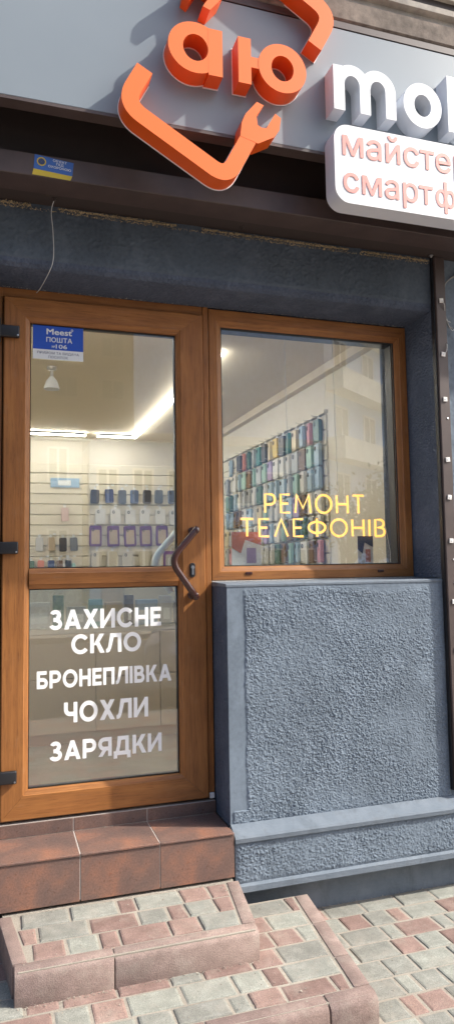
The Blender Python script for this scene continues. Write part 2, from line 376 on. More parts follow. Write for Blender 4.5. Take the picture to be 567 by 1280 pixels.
def rough_face(name, x0, x1, z0, z1, y, step, amp, parent, material, mask=None):
    nx, nz = int((x1 - x0) / step) + 1, int((z1 - z0) / step) + 1
    X, Z = np.meshgrid(np.linspace(x0, x1, nx), np.linspace(z0, z1, nz))
    k = 1.0 if mask is None else mask(X, Z)
    edge = np.clip(np.minimum(np.minimum(X - x0, x1 - X), np.minimum(Z - z0, z1 - Z)) / 0.012, 0, 1)
    Y = y - amp * relief(X, Z) * k * edge * (0.55 + 0.8 * vnoise(X * 6.5, Z * 6.5, 41)) - 0.002 * (vnoise(X * 9, Z * 9, 31) - .5)
    me = bpy.data.meshes.new(name); vv = np.stack([X, Y, Z], -1).reshape(-1, 3)
    i = (np.arange(nz - 1)[:, None] * nx + np.arange(nx - 1)[None]).ravel()
    q = np.stack([i, i + 1, i + nx + 1, i + nx], 1)
    me.vertices.add(len(vv)); me.vertices.foreach_set('co', vv.ravel().astype(np.float32))
    me.loops.add(q.size); me.loops.foreach_set('vertex_index', q.ravel().astype(np.int32))
    me.polygons.add(len(q)); me.polygons.foreach_set('loop_start', np.arange(0, q.size, 4, dtype=np.int32)); me.polygons.foreach_set('use_smooth', np.ones(len(q), bool))
    me.update(calc_edges=True); me.materials.append(material)
    o = bpy.data.objects.new(name, me); COL.objects.link(o); o.parent = parent; return o

# ================================================================== SETTING
GZ = -0.44                                              # pavement level (door bottom is 0)
ASPH = concrete('asphalt', (0.055, 0.054, 0.052), 40, 0.25)
FARPAVE = mat('far_pavers', (0.27, 0.22, 0.19), 0.85)
v = coords(FARPAVE); br = N(FARPAVE, 'ShaderNodeTexBrick'); br.inputs['Scale'].default_value = 1.0
for nm, val in (('Brick Width', 0.17), ('Row Height', 0.11), ('Mortar Size', 0.005)): br.inputs[nm].default_value = val
br.inputs['Color1'].default_value = (0.30, 0.18, 0.155, 1); br.inputs['Color2'].default_value = (0.265, 0.275, 0.24, 1); br.inputs['Mortar'].default_value = (0.2, 0.18, 0.15, 1)
L(FARPAVE, v, br.inputs['Vector']); setc(FARPAVE, br.outputs['Color'])
tag(MB().box(-400, 400, -400, 400, GZ - 0.9, GZ - 0.16).build('ground', concrete('earth', (0.12, 0.11, 0.07), 2, 0.3)), 'earth ground under the street', 'ground', kind='structure')
tag(MB().box(-120, 120, -12.5, -4.2, GZ - 0.3, GZ - 0.12).build('road', ASPH), 'grey asphalt road in front of the shop, seen in the glass', 'road', kind='structure')
pave = MB().box(-60, 60, -4.2, 12, GZ - 0.3, GZ - 0.012).build('pavement', FARPAVE)
tag(pave, 'pavement of faded red and grey green pavers beside the shop', 'pavement', kind='structure')
MB().box(1.0, 3.6, -2.0, -0.12, GZ - 0.05, GZ - 0.0045).build('joint_sand', SAND, pave)
tag(MB().box(-120, 120, -30, -12.5, GZ - 0.3, GZ).build('far_pavement', concrete('far_pavement', (0.30, 0.27, 0.23), 3, 0.15)), 'pale paved strip across the road, seen in the glass', 'pavement', kind='structure')

def poly_paver(poly, z, m, parent, name='paver', depth=0.05, ch=0.006):
    """one paving block from a 4 point outline: chamfered top, slightly uneven"""
    P = [Vector(p) for p in poly]; c = sum(P, Vector((0, 0))) / len(P); n = len(P)
    def inset(d):
        o = []
        for i in range(n):
            a, b, e = P[i - 1], P[i], P[(i + 1) % n]; u, w = (b - a).normalized(), (e - b).normalized()
            nu, nw = Vector((-u.y, u.x)), Vector((-w.y, w.x)); t = (nu + nw).normalized(); o.append(b + t * d / max(0.4, t.dot(nu)))
        return o
    s = 1 if sum((P[i].x * P[(i + 1) % n].y - P[(i + 1) % n].x * P[i].y) for i in range(n)) > 0 else -1
    dz = random.uniform(-0.0022, 0.0018); tx, ty = random.uniform(-.018, .018), random.uniform(-.018, .018)
    mb = MB(); rings = []
    for d, h in ((0, -depth), (0, -ch), (ch * 0.45, -ch * 0.3), (ch * 1.5, 0)):
        rings.append([(p.x, p.y, z + dz + h + (p.x - c.x) * tx + (p.y - c.y) * ty) for p in inset(s * d)])
    for a, b in zip(rings, rings[1:]):
        for i in range(n): mb.quad([a[i], a[(i + 1) % n], b[(i + 1) % n], b[i]])
    mb.quad(rings[-1])
    o = mb.build(name, m, parent); return o
def lay(parent, xl, xr, y0, y1, z, rowh=0.1085, skip=None, seed=1, gap=0.0038, red=0.5):
    """rows of three block lengths between two (possibly slanting) edges xl(y), xr(y)"""
    rnd = random.Random(seed); y = y0; row = 0
    while y - 0.03 > y1:
        yb = max(y1, y - rowh); x = min(xl(y), xl(yb)) - rnd.choice((0, 0.04, 0.08)); end = max(xr(y), xr(yb)); last = None
        while x < end - 0.02:
            w = rnd.choices((0.17, 0.108, 0.066), (5, 4, 2))[0]
            if w == last == 0.066: w = 0.17
            last = w; xa, xb = x, x + w; x = xb
            if xb > end - 0.03: xb = end; x = end
            q = [(max(xa, xl(yb)) + gap, yb + gap), (min(xb, xr(yb)) - gap, yb + gap), (min(xb, xr(y)) - gap, y - gap), (max(xa, xl(y)) + gap, y - gap)]
            if q[1][0] - q[0][0] < 0.022 or q[2][0] - q[3][0] < 0.022: continue
            mx, my = sum(p[0] for p in q) / 4, (y + yb) / 2
            if skip and skip(mx, my): continue
            jit = [(p[0] + rnd.uniform(-.0012, .0012), p[1] + rnd.uniform(-.0012, .0012)) for p in q]
            poly_paver(jit, z, PINK if rnd.random() < (red if w > .07 else red + .12) else GREEN, parent)
        y = yb; row += 1
lin = lambda xa, ya, xb, yb: (lambda y: xa + (xb - xa) * (y - ya) / (yb - ya))
bR = lin(1.256, -0.265, 1.180, -0.955)                   # outer right edge of the lower platform
lay(pave, lambda y: max(1.0, bR(y) + 0.004) if y > -0.955 else 1.0, lambda y: 3.4, -0.172, -1.75, GZ, seed=5, red=0.36)

# lower platform (one step up from the pavement) and upper platform (in front of the tiled step)
ZB, ZA = -0.334, -0.235
def kerb(parent, poly, z1, z0, name='kerb_stone', r=0.007, front=False):
    """kerb stone from its plan outline, top edges rounded"""
    mb = MB(); zt = z1 + random.uniform(-.001, .001)
    if front:
        xa, xb = min(p[0] for p in poly), max(p[0] for p in poly); ya, yb = min(p[1] for p in poly), max(p[1] for p in poly)
        mb.prism([(ya, z0), (yb, z0), (yb, zt), (ya + 0.027, zt), (ya + 0.006, zt - 0.011), (ya, zt - 0.022)], xa, xb, 'x')
    else: mb.prism(poly, z0, zt, 'z')
    o = mb.build(name, KERB, parent, bevel=0.004, seg=2, smooth=True)
    return o
low = empty('lower_platform', 'lower paved step with faded red kerb stones, right edge above the pavement', 'step', kind='structure')
MB().prism([(-0.52, -0.26), (1.24, -0.26), (1.165, -0.94), (-0.52, -0.94)], GZ - 0.05, ZB - 0.0045, 'z').build('joint_sand', SAND, low)
aL, aR = lin(0.066, -0.27, 0.116, -0.656), lin(0.962, -0.27, 0.905, -0.656)
lay(low, lambda y: -0.46, lambda y: bR(y) - 0.062, -0.268, -0.898, ZB, seed=23, skip=lambda x, y: aL(y) + .06 < x < aR(y) - .06 and y > -0.60)
ys = [-0.262, -0.49, -0.72, -0.897]
for a, b in zip(ys, ys[1:]): kerb(low, [(bR(a) - 0.055, a - .002), (bR(a), a - .002), (bR(b), b + .002), (bR(b) - 0.055, b + .002)], ZB, GZ - 0.04)
xs = [-0.52, -0.13, 0.26, 0.64, 1.020, bR(-0.9)]
for a, b in zip(xs, xs[1:]): kerb(low, [(a + .002, -0.957), (b - .002, -0.957), (b - .002, -0.9), (a + .002, -0.9)], ZB, GZ - 0.04, front=True)
upr = empty('upper_platform', 'upper paved step with faded red kerb stones, right under the tiled step', 'step', kind='structure')
MB().prism([(aL(-.27) + .01, -0.2), (aR(-.27) - .01, -0.2), (aR(-.65) - .01, -0.645), (aL(-.65) + .01, -0.645)], ZB - 0.05, ZA - 0.0045, 'z').build('joint_sand', SAND, upr)
lay(upr, lambda y: aL(y) + 0.048, lambda y: aR(y) - 0.052, -0.272, -0.597, ZA, seed=11, red=0.42)
for fx, w in ((aL, 0.045), (aR, -0.048)):
    kerb(upr, [(fx(-.272), -.272), (fx(-.272) + w, -.272), (fx(-.597) + w, -.597), (fx(-.597), -.597)][::1 if w > 0 else -1], ZA, ZB - 0.04)
for a, b in ((aL(-.63), 0.419), (0.419, 0.905 + 0.004)):
    kerb(upr, [(a + .0015, -0.656), (b - .0015, -0.656), (b - .0015, -0.6), (a + .0015, -0.6)], ZA, ZB - 0.04, front=True)

# tiled door step
step = empty('tiled_step', 'rust brown tiled door step with pale grout', 'step', kind='structure')
MB().box(-0.56, 0.948, -0.2572, 0.02, -0.222, -0.0595).box(-0.56, 0.948, -0.0165, 0.06, -0.08, -0.006).build('grout', GROUT, step)
tm = MB().box(-0.1478, 0.1478, -0.2625 + .131, 0.131, -0.008, 0, 0).mesh('tread', TILE, bevel=0.002)
rm = MB().box(-0.1478, 0.1478, -0.0065, 0.003, -0.160, -0.0005).mesh('riser', TILE, bevel=0.0012)
sm_ = MB().box(-0.1478, 0.1478, -0.006, 0.004, -0.0, 0.049).mesh('upstand', TILE, bevel=0.001)
for i in range(5):
    cx = 0.0545 + 0.15 + 0.3 * (i - 2); rnd = random.Random(i)
    for me, loc in ((tm, (cx, -0.1325, -0.058)), (rm, (cx, -0.2525, -0.068)), (sm_, (cx, -0.012, -0.056))):
        o = bpy.data.objects.new('tile', me); COL.objects.link(o); o.parent = step; o.location = (loc[0] - (0.0012 if i == 4 else 0), loc[1] + rnd.uniform(-.0006, .0006), loc[2])
MB().box(-0.56, 0.945, -0.235, -0.02, -0.30, -0.2225).build('base', mat('dark_mortar', (0.03, 0.028, 0.026), 0.95), step)

# ------------------------------------------------------------------ shop building
shop = empty('shop_building', 'dark blue rendered shop front around the brown door and window', 'building')
MB().box(0.957, 1.999, -0.194, 0.10, -0.06, 0.905).build('wall', SMOOTH, shop)
def pm(X, Z):
    wob = 0.008 * (vnoise(Z * 14, Z * 0 + 2, 3) - .5)
    left = np.clip((X - 1.028 - wob) / 0.008, 0, 1); top = np.clip((0.885 + 0.03 * vnoise(X * 7, Z * 0, 4) - Z) / 0.03, 0.15, 1)
    lowc = np.where((Z < 0.0) & (X > 0.97), 1, 0); return np.maximum(left, lowc) * top
rough_face('parapet_render', 0.9565, 2.0, -0.055, 0.908, -0.2, 0.0021, 0.0037, shop, STUCCO, pm)
MB().box(0.9555, 0.9568, -0.1995, 0.0, -0.056, 0.905).build('parapet_return', STUCCO_R, shop)
MB().prism([(-0.203, 0.906), (-0.203, 0.914), (-0.198, 0.919), (0.0, 0.9245), (0.0, 0.906)], 0.953, 1.999, 'x').build('window_sill', SMOOTH, shop)
MB().prism([(0.952, 0.9245), (1.999, 0.9235), (1.999, 0.9275), (0.952, 0.929)], -0.004, -0.001, 'y').build('sealant_bead', SEAL, shop)
# ledge, plinth and the recessed base below it
MB().prism([(-0.19, -0.046), (-0.205, -0.048), (-0.258, -0.078), (-0.264, -0.086), (-0.263, -0.102), (-0.252, -0.106), (-0.19, -0.108)], 0.956, 3.9, 'x').build('ledge', SMOOTH, shop)
rough_face('plinth_render', 0.957, 3.2, -0.262, -0.104, -0.2505, 0.0026, 0.0038, shop, STUCCO)
MB().box(0.958, 3.9, -0.248, 0.1, -0.286, -0.104).build('plinth', SMOOTH, shop)
MB().prism([(-0.2, -0.262), (-0.252, -0.262), (-0.262, -0.270), (-0.263, -0.292), (-0.2, -0.292)], 0.957, 3.9, 'x').build('plinth_drip', SMOOTH, shop)
MB().box(0.5, 3.9, -0.172, 0.3, GZ - 0.1, -0.287).build('base_wall', SMOOTH, shop)
# right hand pier with its reveal, left hand pier, lintel and soffit
MB().box(2.0, 3.9, -0.193, 0.25, -0.06, 3.1).build('wall', SMOOTH, shop)
rough_face('pier_render', 2.0005, 3.2, -0.05, 2.6, -0.2, 0.007, 0.005, shop, STUCCO)
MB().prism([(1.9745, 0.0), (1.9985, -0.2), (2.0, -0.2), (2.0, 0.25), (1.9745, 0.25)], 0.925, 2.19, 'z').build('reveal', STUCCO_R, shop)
MB().box(-2.6, -0.04, -0.2, 0.25, GZ - .05, 3.1).build('wall', STUCCO_R, shop)
MB().box(-0.5, 2.0, -0.195, 0.25, 2.205, 3.6).build('wall', SMOOTH, shop)
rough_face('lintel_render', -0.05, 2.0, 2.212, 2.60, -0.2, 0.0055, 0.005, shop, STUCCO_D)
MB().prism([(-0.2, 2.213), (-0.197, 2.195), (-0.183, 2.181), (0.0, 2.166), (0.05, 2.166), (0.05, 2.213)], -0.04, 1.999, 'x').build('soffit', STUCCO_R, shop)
MB().box(-2.6, 14, -0.19, 0.2, 3.1, 9.0).build('wall', CONC2, shop); MB().box(3.9, 14, -0.19, 0.2, GZ - .1, 3.1).build('wall', CONC2, shop)
# plaster and foam left along the top of the door and window frames
def crumbs(name, m, x0, x1, zf, y0, y1, n, s0, s1, parent, seed):
    rnd = random.Random(seed); mb = MB()
    for _ in range(n):
        x = rnd.uniform(x0, x1)
        if vnoise(np.array([x * 5.0]), np.array([1.0]), seed)[0] < 0.12: continue
        s = rnd.uniform(s0, s1); y = rnd.uniform(y0, y1); z = zf(x) + rnd.gauss(0, s1 * 0.5)
        p = [Vector((rnd.gauss(0, 1), rnd.gauss(0, 1), rnd.gauss(0, 1))).normalized() * s * rnd.uniform(.6, 1.2) for _ in range(4)]
        k = [Vector((x, y, z)) + q for q in p]
        for f in ((0, 1, 2), (0, 2, 3), (0, 3, 1), (1, 3, 2)): mb.quad([k[i] for i in f])
    o = mb.build(name, m, parent); o['kind'] = 'stuff'; return o
crumbs('foam_residue', FOAM, -0.03, 1.98, lambda x: 2.4255 - 0.004 * x, -0.219, -0.207, 3600, 0.002, 0.0048, shop, 3)
crumbs('foam_residue', FOAM, -0.03, 1.98, lambda x: 2.414 - 0.004 * x, -0.216, -0.206, 900, 0.002, 0.004, shop, 8)
crumbs('plaster_residue', SEAL, 0.0, 1.96, lambda x: 2.1655, -0.012, -0.004, 700, 0.0012, 0.003, shop, 5)

# weathered concrete slab edge over the sign
slab = empty('concrete_slab', 'weathered concrete slab edge above the grey sign panel', 'slab')
MB().box(-2.2, 4.9, -0.562, -0.3, 3.176, 3.204).build('flashing', BROWN, slab)
MB().prism([(-0.2, 3.206), (-0.556, 3.206), (-0.566, 3.216), (-0.566, 3.298), (-0.55, 3.312), (-0.2, 3.312)], -2.4, 6, 'x').build('slab_edge', CONC, slab)
MB().prism([(-0.2, 3.314), (-0.545, 3.314), (-0.545, 3.336), (-0.57, 3.346), (-0.57, 3.372), (-0.2, 3.372)], -2.4, 6, 'x').build('moulding', CONC2, slab)
MB().box(-2.4, 6, -0.54, -0.15, 3.374, 3.43).build('slab_edge', DARKBROWN, slab); MB().box(-2.4, 6, -0.56, -0.15, 3.43, 3.8).build('slab_edge', CONC2, slab)

# ------------------------------------------------------------------ roller shutter housing and guide rail
shut = empty('roller_shutter', 'brown metal roller shutter housing and guide rail around the shop opening', 'shutter')
MB().prism([(-0.34, 2.4285), (-0.425, 2.4285), (-0.427, 2.431), (-0.427, 2.512), (-0.34, 2.514)], -0.5, 3.8, 'x').build('front_beam', BROWN, shut)
MB().box(-0.5, 3.8, -0.34, -0.206, 2.436, 2.60).build('underside', DARKBROWN, shut)
MB().box(-0.5, 3.8, -0.335, -0.30, 2.4325, 2.436).build('slat', BROWN, shut)
MB().box(-0.5, 3.8, -0.338, -0.206, 2.60, 3.16).build('housing', DARKBROWN, shut)
rail = MB().prism([(2.0, -0.198), (2.0, -0.228), (2.003, -0.232), (2.052, -0.232), (2.055, -0.228), (2.055, -0.198)], -0.02, 2.434, 'z').build('guide_rail', BROWN, shut)
MB().prism([(1.9935, -0.198), (1.9935, -0.222), (1.9985, -0.222), (1.9985, -0.198)], -0.02, 2.434, 'z').build('rail_lip', BLACK, rail)
for x, y in ((0.255, -0.27), (1.035, -0.255), (1.98, -0.235)):
    MB().lathe([(0.011, 0), (0.011, -0.003), (0.006, -0.003), (0.006, -0.009), (0.003, -0.011)], (x, y, 2.4355), 8).build('bolt', STEEL if x > 1.9 else DARKBROWN, shut)
for z in (1.66, 1.005, 0.90, 0.66):
    MB().lathe([(0.0045, 0), (0.0045, -0.002), (0.002, -0.003)], (2.037, -0.232, z), 8, 'y').build('screw', STEEL, shut)

# LED modules on the rail and their loose wires
for i, (z, x) in enumerate(((2.222, 2.027), (1.964, 2.026), (1.750, 2.026), (1.467, 2.027), (1.292, 2.028), (1.092, 2.028), (0.815, 2.03), (0.598, 2.033), (0.384, 2.034))):
    rank = ('topmost', 'second from the top', 'third from the top', 'fourth from the top', 'fifth from the top', 'fourth from the bottom', 'third from the bottom', 'second from the bottom', 'lowest')[i]
    o = empty('led_module', f'small white square LED module on the brown guide rail, {rank}', 'light', 'LED modules on the guide rail')
    a = R(random.uniform(-9, 9)); c, s = math.cos(a), math.sin(a); h = 0.0105
    MB().prism([(x + h * (c * p - s * q), z + h * (s * p + c * q)) for p, q in ((-1, -1), (1, -1), (1, 1), (-1, 1))], -0.2375, -0.2322, 'y').build('body', LEDM, o, bevel=0.001)
    MB().lathe([(0.004, 0), (0.004, -0.001), (0.0025, -0.0016)], (x, -0.2375, z), 10, 'y').build('lens', PAPER, o); at_base(o)
def cable(name, pts, r, m, label, cat='cable', group=None):
    P = [Vector(p) for p in pts]; out = []
    for i in range(len(P) - 1):
        p0, p1, p2, p3 = P[max(i - 1, 0)], P[i], P[i + 1], P[min(i + 2, len(P) - 1)]
        for k in range(8):
            t = k / 8; out.append(0.5 * ((2 * p1) + (p2 - p0) * t + (2 * p0 - 5 * p1 + 4 * p2 - p3) * t * t + (3 * p1 - p0 - 3 * p2 + p3) * t ** 3))
    out.append(P[-1]); return tag(MB().tube(out, r, 6).build(name, m, smooth=True), label, cat, group)
cable('cable', [(2.30, -0.21, 2.50), (2.20, -0.212, 2.43), (2.125, -0.214, 2.365), (2.064, -0.216, 2.312), (2.058, -0.214, 2.23), (2.062, -0.213, 2.15), (2.075, -0.214, 2.112), (2.095, -0.216, 2.10)], 0.0042, WIREG, 'grey cable dropping diagonally beside the brown guide rail')
cable('wire', [(2.028, -0.238, 2.222), (2.04, -0.24, 2.20), (2.05, -0.226, 2.16), (2.062, -0.222, 2.135), (2.085, -0.22, 2.128)], 0.0014, WIREW, 'thin white wire curling from the topmost LED module', 'wire')
cable('wire', [(2.068, -0.216, 2.145), (2.072, -0.222, 2.11), (2.085, -0.228, 2.085), (2.10, -0.222, 2.092), (2.112, -0.216, 2.075)], 0.0014, WIREW, 'thin white frayed wire ends below the grey cable', 'wire')
cable('wire', [(2.026, -0.238, 1.964), (2.042, -0.238, 1.98), (2.047, -0.237, 2.01), (2.052, -0.217, 2.03)], 0.0013, WIREW, 'thin white wire above the second LED module', 'wire')
cable('wire', [(0.255, -0.268, 2.436), (0.245, -0.236, 2.40), (0.252, -0.222, 2.33), (0.256, -0.217, 2.25), (0.252, -0.214, 2.20), (0.238, -0.19, 2.165), (0.212, -0.09, 2.140), (0.20, -0.025, 2.145)], 0.0014, WIREW, 'thin pale wire hanging from the shutter housing above the door', 'wire')

# ------------------------------------------------------------------ sign panel and its letters
sign = empty('fascia_sign', 'long grey sign panel over the shop front', 'sign')
MB().box(-1.9, 4.6, -0.56, -0.55, 2.632, 3.172).build('face', PANEL, sign, bevel=0.002)
MB().box(-1.9, 4.6, -0.5595, -0.505, 2.62, 2.6315).build('bottom_lip', BROWN, sign)
MB().box(-1.9, 4.6, -0.549, -0.513, 2.632, 3.17).build('back_tray', DARKBROWN, sign)
YP = -0.5605; YL = YP - 0.075
def letter(name, mb, front, side, parent=None, label=None): 
    o = mb.build(name, [front, side], parent, smooth=True)
    if label: o['label'] = label
    return o
logo = empty('logo_sign', 'orange three dimensional logo of a tilted phone outline with wrench ends and two letters', 'sign')
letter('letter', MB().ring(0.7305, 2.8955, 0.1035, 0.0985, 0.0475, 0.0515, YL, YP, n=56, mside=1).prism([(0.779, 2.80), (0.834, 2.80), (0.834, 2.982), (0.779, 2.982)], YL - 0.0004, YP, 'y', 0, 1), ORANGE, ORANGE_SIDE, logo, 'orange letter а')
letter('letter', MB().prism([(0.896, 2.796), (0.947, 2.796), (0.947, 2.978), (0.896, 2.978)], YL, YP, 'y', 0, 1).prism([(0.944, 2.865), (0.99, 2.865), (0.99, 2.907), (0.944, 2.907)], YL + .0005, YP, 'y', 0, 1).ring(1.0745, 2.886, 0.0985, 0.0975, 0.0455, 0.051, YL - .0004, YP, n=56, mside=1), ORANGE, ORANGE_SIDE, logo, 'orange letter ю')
path = bez([(0.541, 2.775), (0.465, 2.632, 0.075), (0.843, 2.415, 0.062), (0.938, 2.595)], 12)
jaw = [(0.898, 2.585), (0.905, 2.64), (0.920, 2.675), (0.966, 2.731), (0.994, 2.722), (0.964, 2.675), (0.968, 2.640), (0.984, 2.632), (1.003, 2.634), (1.040, 2.698), (1.063, 2.684), (1.055, 2.635), (1.034, 2.604), (0.968, 2.567)]
for fl in (0, 1):
    f = (lambda p: p) if not fl else (lambda p: (2 * 0.877 - p[0], 2 * 2.893 - p[1]))
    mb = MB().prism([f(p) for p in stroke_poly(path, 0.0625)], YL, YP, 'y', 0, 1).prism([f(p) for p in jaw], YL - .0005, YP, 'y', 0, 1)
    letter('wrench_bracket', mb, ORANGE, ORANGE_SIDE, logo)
TR = YP - 0.004                                         # pale trim round the back of the orange shapes
MB().ring(0.7305, 2.8955, 0.106, 0.101, 0.045, 0.049, TR, YP - .0004, n=56).prism([(0.7765, 2.7975), (0.8365, 2.7975), (0.8365, 2.9845), (0.7765, 2.9845)], TR - .0002, YP - .0002, 'y').build('back_trim', WHITE, logo)
MB().prism([(0.8935, 2.7935), (0.9495, 2.7935), (0.9495, 2.9805), (0.8935, 2.9805)], TR - .0002, YP - .0002, 'y').ring(1.0745, 2.886, 0.101, 0.100, 0.043, 0.0485, TR, YP - .0004, n=56).build('back_trim', WHITE, logo)
MB().prism(stroke_poly(path, 0.0675), TR, YP - .0004, 'y').build('back_trim', WHITE, logo); MB().prism([(2 * 0.877 - p[0], 2 * 2.893 - p[1]) for p in stroke_poly(path, 0.0675)], TR, YP - .0004, 'y').build('back_trim', WHITE, logo)
at_base(logo)
zb, zt = 2.769, 2.953
mb = MB().prism([(1.289, zb), (1.337, zb), (1.337, zt), (1.289, zt)], YL, YP, 'y', 0, 1)
for c0, rr in ((1.370, 0.0805), (1.4855, 0.0805)):
    mb.ring(c0, 2.879, rr, 0.0835, rr - .047, 0.039, YL - .0001 if c0 > 1.4 else YL - .0002, YP, 0, 180, 24, mside=1)
    mb.prism([(c0 + rr - .047, zb), (c0 + rr, zb), (c0 + rr, 2.8795), (c0 + rr - .047, 2.8795)], YL - .0003, YP, 'y', 0, 1)
tag(letter('sign_letter', mb, WHITE, WHITE_SIDE), 'white raised letter m on the grey sign panel', 'letter', 'white letters of the sign')
tag(letter('sign_letter', MB().ring(1.691, 2.857, 0.0895, 0.096, 0.0395, 0.0475, YL, YP, n=56, mside=1), WHITE, WHITE_SIDE), 'white raised letter o on the grey sign panel', 'letter', 'white letters of the sign')
tag(letter('sign_letter', MB().prism([(1.811, zb), (1.859, zb), (1.859, 3.012), (1.811, 3.012)], YL, YP, 'y', 0, 1).ring(1.911, 2.861, 0.0895, 0.0935, 0.0405, 0.046, YL - .0006, YP, n=56, mside=1), WHITE, WHITE_SIDE), 'white raised letter b on the grey sign panel, cut by the photo edge', 'letter', 'white letters of the sign')
def rrect(x0, x1, z0, z1, r, n=7):
    o = []
    for cx, cz, a in ((x1 - r, z1 - r, 0), (x0 + r, z1 - r, 90), (x0 + r, z0 + r, 180), (x1 - r, z0 + r, 270)):
        o += [(cx + r * math.cos(R(a + 90 * i / n)), cz + r * math.sin(R(a + 90 * i / n))) for i in range(n + 1)]
    return o
box = empty('sign_box', 'white rounded sign box with salmon lettering below the raised white letters', 'sign')
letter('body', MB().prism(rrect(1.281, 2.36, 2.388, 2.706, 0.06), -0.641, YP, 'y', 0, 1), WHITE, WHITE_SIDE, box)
text('lettering', 'майстерня', 1.317, 2.582, 0.1055, None, -0.6425, SALMON, box, 0.014, 'salmon lettering, upper line')
o1 = text('lettering', 'смарт', 1.317, 2.434, 0.1005, None, -0.6425, SALMON, box, 0.014, 'salmon lettering, start of the lower line')
xe = max(v.co.x for v in o1.data.vertices); fx = xe + 0.060
MB().ring(fx - 0.0205, 2.4705, 0.0265, 0.0385, 0.0125, 0.0245, -0.6426, -0.6412, n=30).ring(fx + 0.0205, 2.4705, 0.0265, 0.0385, 0.0125, 0.0245, -0.6427, -0.6412, n=30).box(fx - 0.0075, fx + 0.0075, -0.6429, -0.6412, 2.408, 2.541).build('lettering', SALMON, box)
text('lettering', 'онів', fx + 0.060, 2.434, 0.1005, None, -0.6425, SALMON, box, 0.014, 'salmon lettering, end of the lower line')
at_base(box); at_base(sign)

# security sticker on the shutter beam
st = empty('sticker', 'blue and yellow security sticker on the brown shutter beam', 'sticker')
MB().prism([(0.168, 2.456), (0.307, 2.447), (0.312, 2.4985), (0.172, 2.5105)], -0.4285, -0.4275, 'y').build('blue_field', STBLUE, st)
MB().prism([(0.163, 2.433), (0.300, 2.4295), (0.307, 2.4465), (0.168, 2.4555)], -0.4285, -0.4275, 'y').build('yellow_field', YEL, st)
MB().ring(0.196, 2.486, 0.0165, 0.0165, 0.0125, 0.0125, -0.4293, -0.4286, n=24).build('emblem', YEL, st); MB().ring(0.196, 2.486, 0.0120, 0.0120, 0.001, 0.001, -0.4290, -0.4286, n=24).build('emblem', INK, st)
for i, (t, x, z, w) in enumerate((("ОБ'ЄКТ", 0.262, 2.4905, 0.05), ('ПІД', 0.262, 2.4785, 0.026), ('ОХОРОНОЮ', 0.261, 2.4655, 0.082))):
    text('lettering', t, x, z, 0.0088, w, -0.429, PAPER, st, 0.02, align='C', slant=-0.07)
at_base(st)

# ------------------------------------------------------------------ door
door = empty('entrance_door', 'brown wood grain glazed entrance door with bow handle', 'door')
MB().box(-0.03, 0.066, 0.0, 0.07, 0.0, 2.1655).build('frame', WOODV, door, bevel=0.002); MB().box(0.0665, 0.9255, 0.0, 0.07, 2.128, 2.1655).build('frame', WOODH, door, bevel=0.002)
MB().box(0.9262, 0.9505, -0.004, 0.07, 0.002, 2.1655).build('frame', WOODV, door, bevel=0.002)
MB().box(0.066, 0.9262, 0.012, 0.06, 0.0, 0.004).build('threshold', BLACK, door)
MB().box(0.0655, 0.9265, 0.02, 0.06, 2.12, 2.1285).build('seal', GASKET, door)
for x in (0.0625, 0.9195): MB().box(x, x + 0.0095, 0.052, 0.062, 0.0, 2.13).build('seal', GASKET, door)
O = (0.0705, 0.9225, 0.006, 2.124); I = (0.177, 0.799, 0.119, 2.022)
def ins(r, d): return (r[0] + d, r[1] - d, r[2] + d, r[3] - d)
seq = [(*O, 0.05), (*O, -0.012), (*ins(O, 0.002), -0.016), (*ins(O, 0.005), -0.018), (*ins(I, -0.020), -0.018), (*ins(I, -0.0175), -0.0145), (*ins(I, -0.004), -0.0085), (*I, -0.003), (*I, 0.05)]
frame4(seq, WOODV, WOODH, door, ('bottom_rail', 'right_stile', 'top_rail', 'left_stile'))
MB().prism([(0.05, 0.911), (-0.003, 0.911), (-0.0085, 0.914), (-0.0145, 0.929), (-0.0175, 0.931), (-0.0175, 0.975), (-0.0145, 0.977), (-0.0085, 0.992), (-0.003, 0.995), (0.05, 0.995)], 0.1772, 0.7988, 'x').build('middle_rail', WOODH, door)
for (z0, z1) in ((0.995, 2.022), (0.119, 0.911)):
    a = (0.177, 0.799, z0, z1)
    frame4([(*ins(a, -0.001), 0.004), (*ins(a, 0.0035), 0.003), (*ins(a, 0.0035), 0.0078), (*ins(a, -0.001), 0.0078)], GASKET, GASKET, door, ['gasket'] * 4, 0)
    MB().box(0.172, 0.804, 0.008, 0.013, z0 - 0.005, z1 + 0.005).build('glass_pane', GLASS, door)
    frame4([(*ins(a, -0.001), 0.014), (*ins(a, 0.004), 0.016), (*ins(a, 0.004), 0.034), (*ins(a, -0.001), 0.048)], BLACK, BLACK, door, ['spacer'] * 4, 0)
for i, z in enumerate((1.969, 1.079, 0.179)):
    h = MB().box(0.044, 0.1335, -0.040, -0.0185, z - 0.0245, z + 0.0245).build('hinge', BLACK, door, bevel=0.005, seg=3, smooth=True)
    MB().lathe([(0.012, -0.05), (0.013, -0.046), (0.013, 0.046), (0.012, 0.05)], (0.047, -0.036, z), 14).build('hinge_pin', BLACK, h, smooth=True)
    MB().lathe([(0.004, 0), (0.004, -0.0015), (0.002, -0.002)], (0.126, -0.0402, z - 0.017), 8, 'y').build('screw', STEEL, h)
hp = [(p[0], -0.082, p[1]) for p in bez([(0.860, 1.148), (0.748, 1.020, 0.055), (0.855, 0.868)], 10)]
hd = MB().tube([(0.8665, -0.078, 1.1555)] + hp + [(0.8615, -0.078, 0.8585)], 0.0145, 16).build('handle', HANDLE, door, smooth=True)
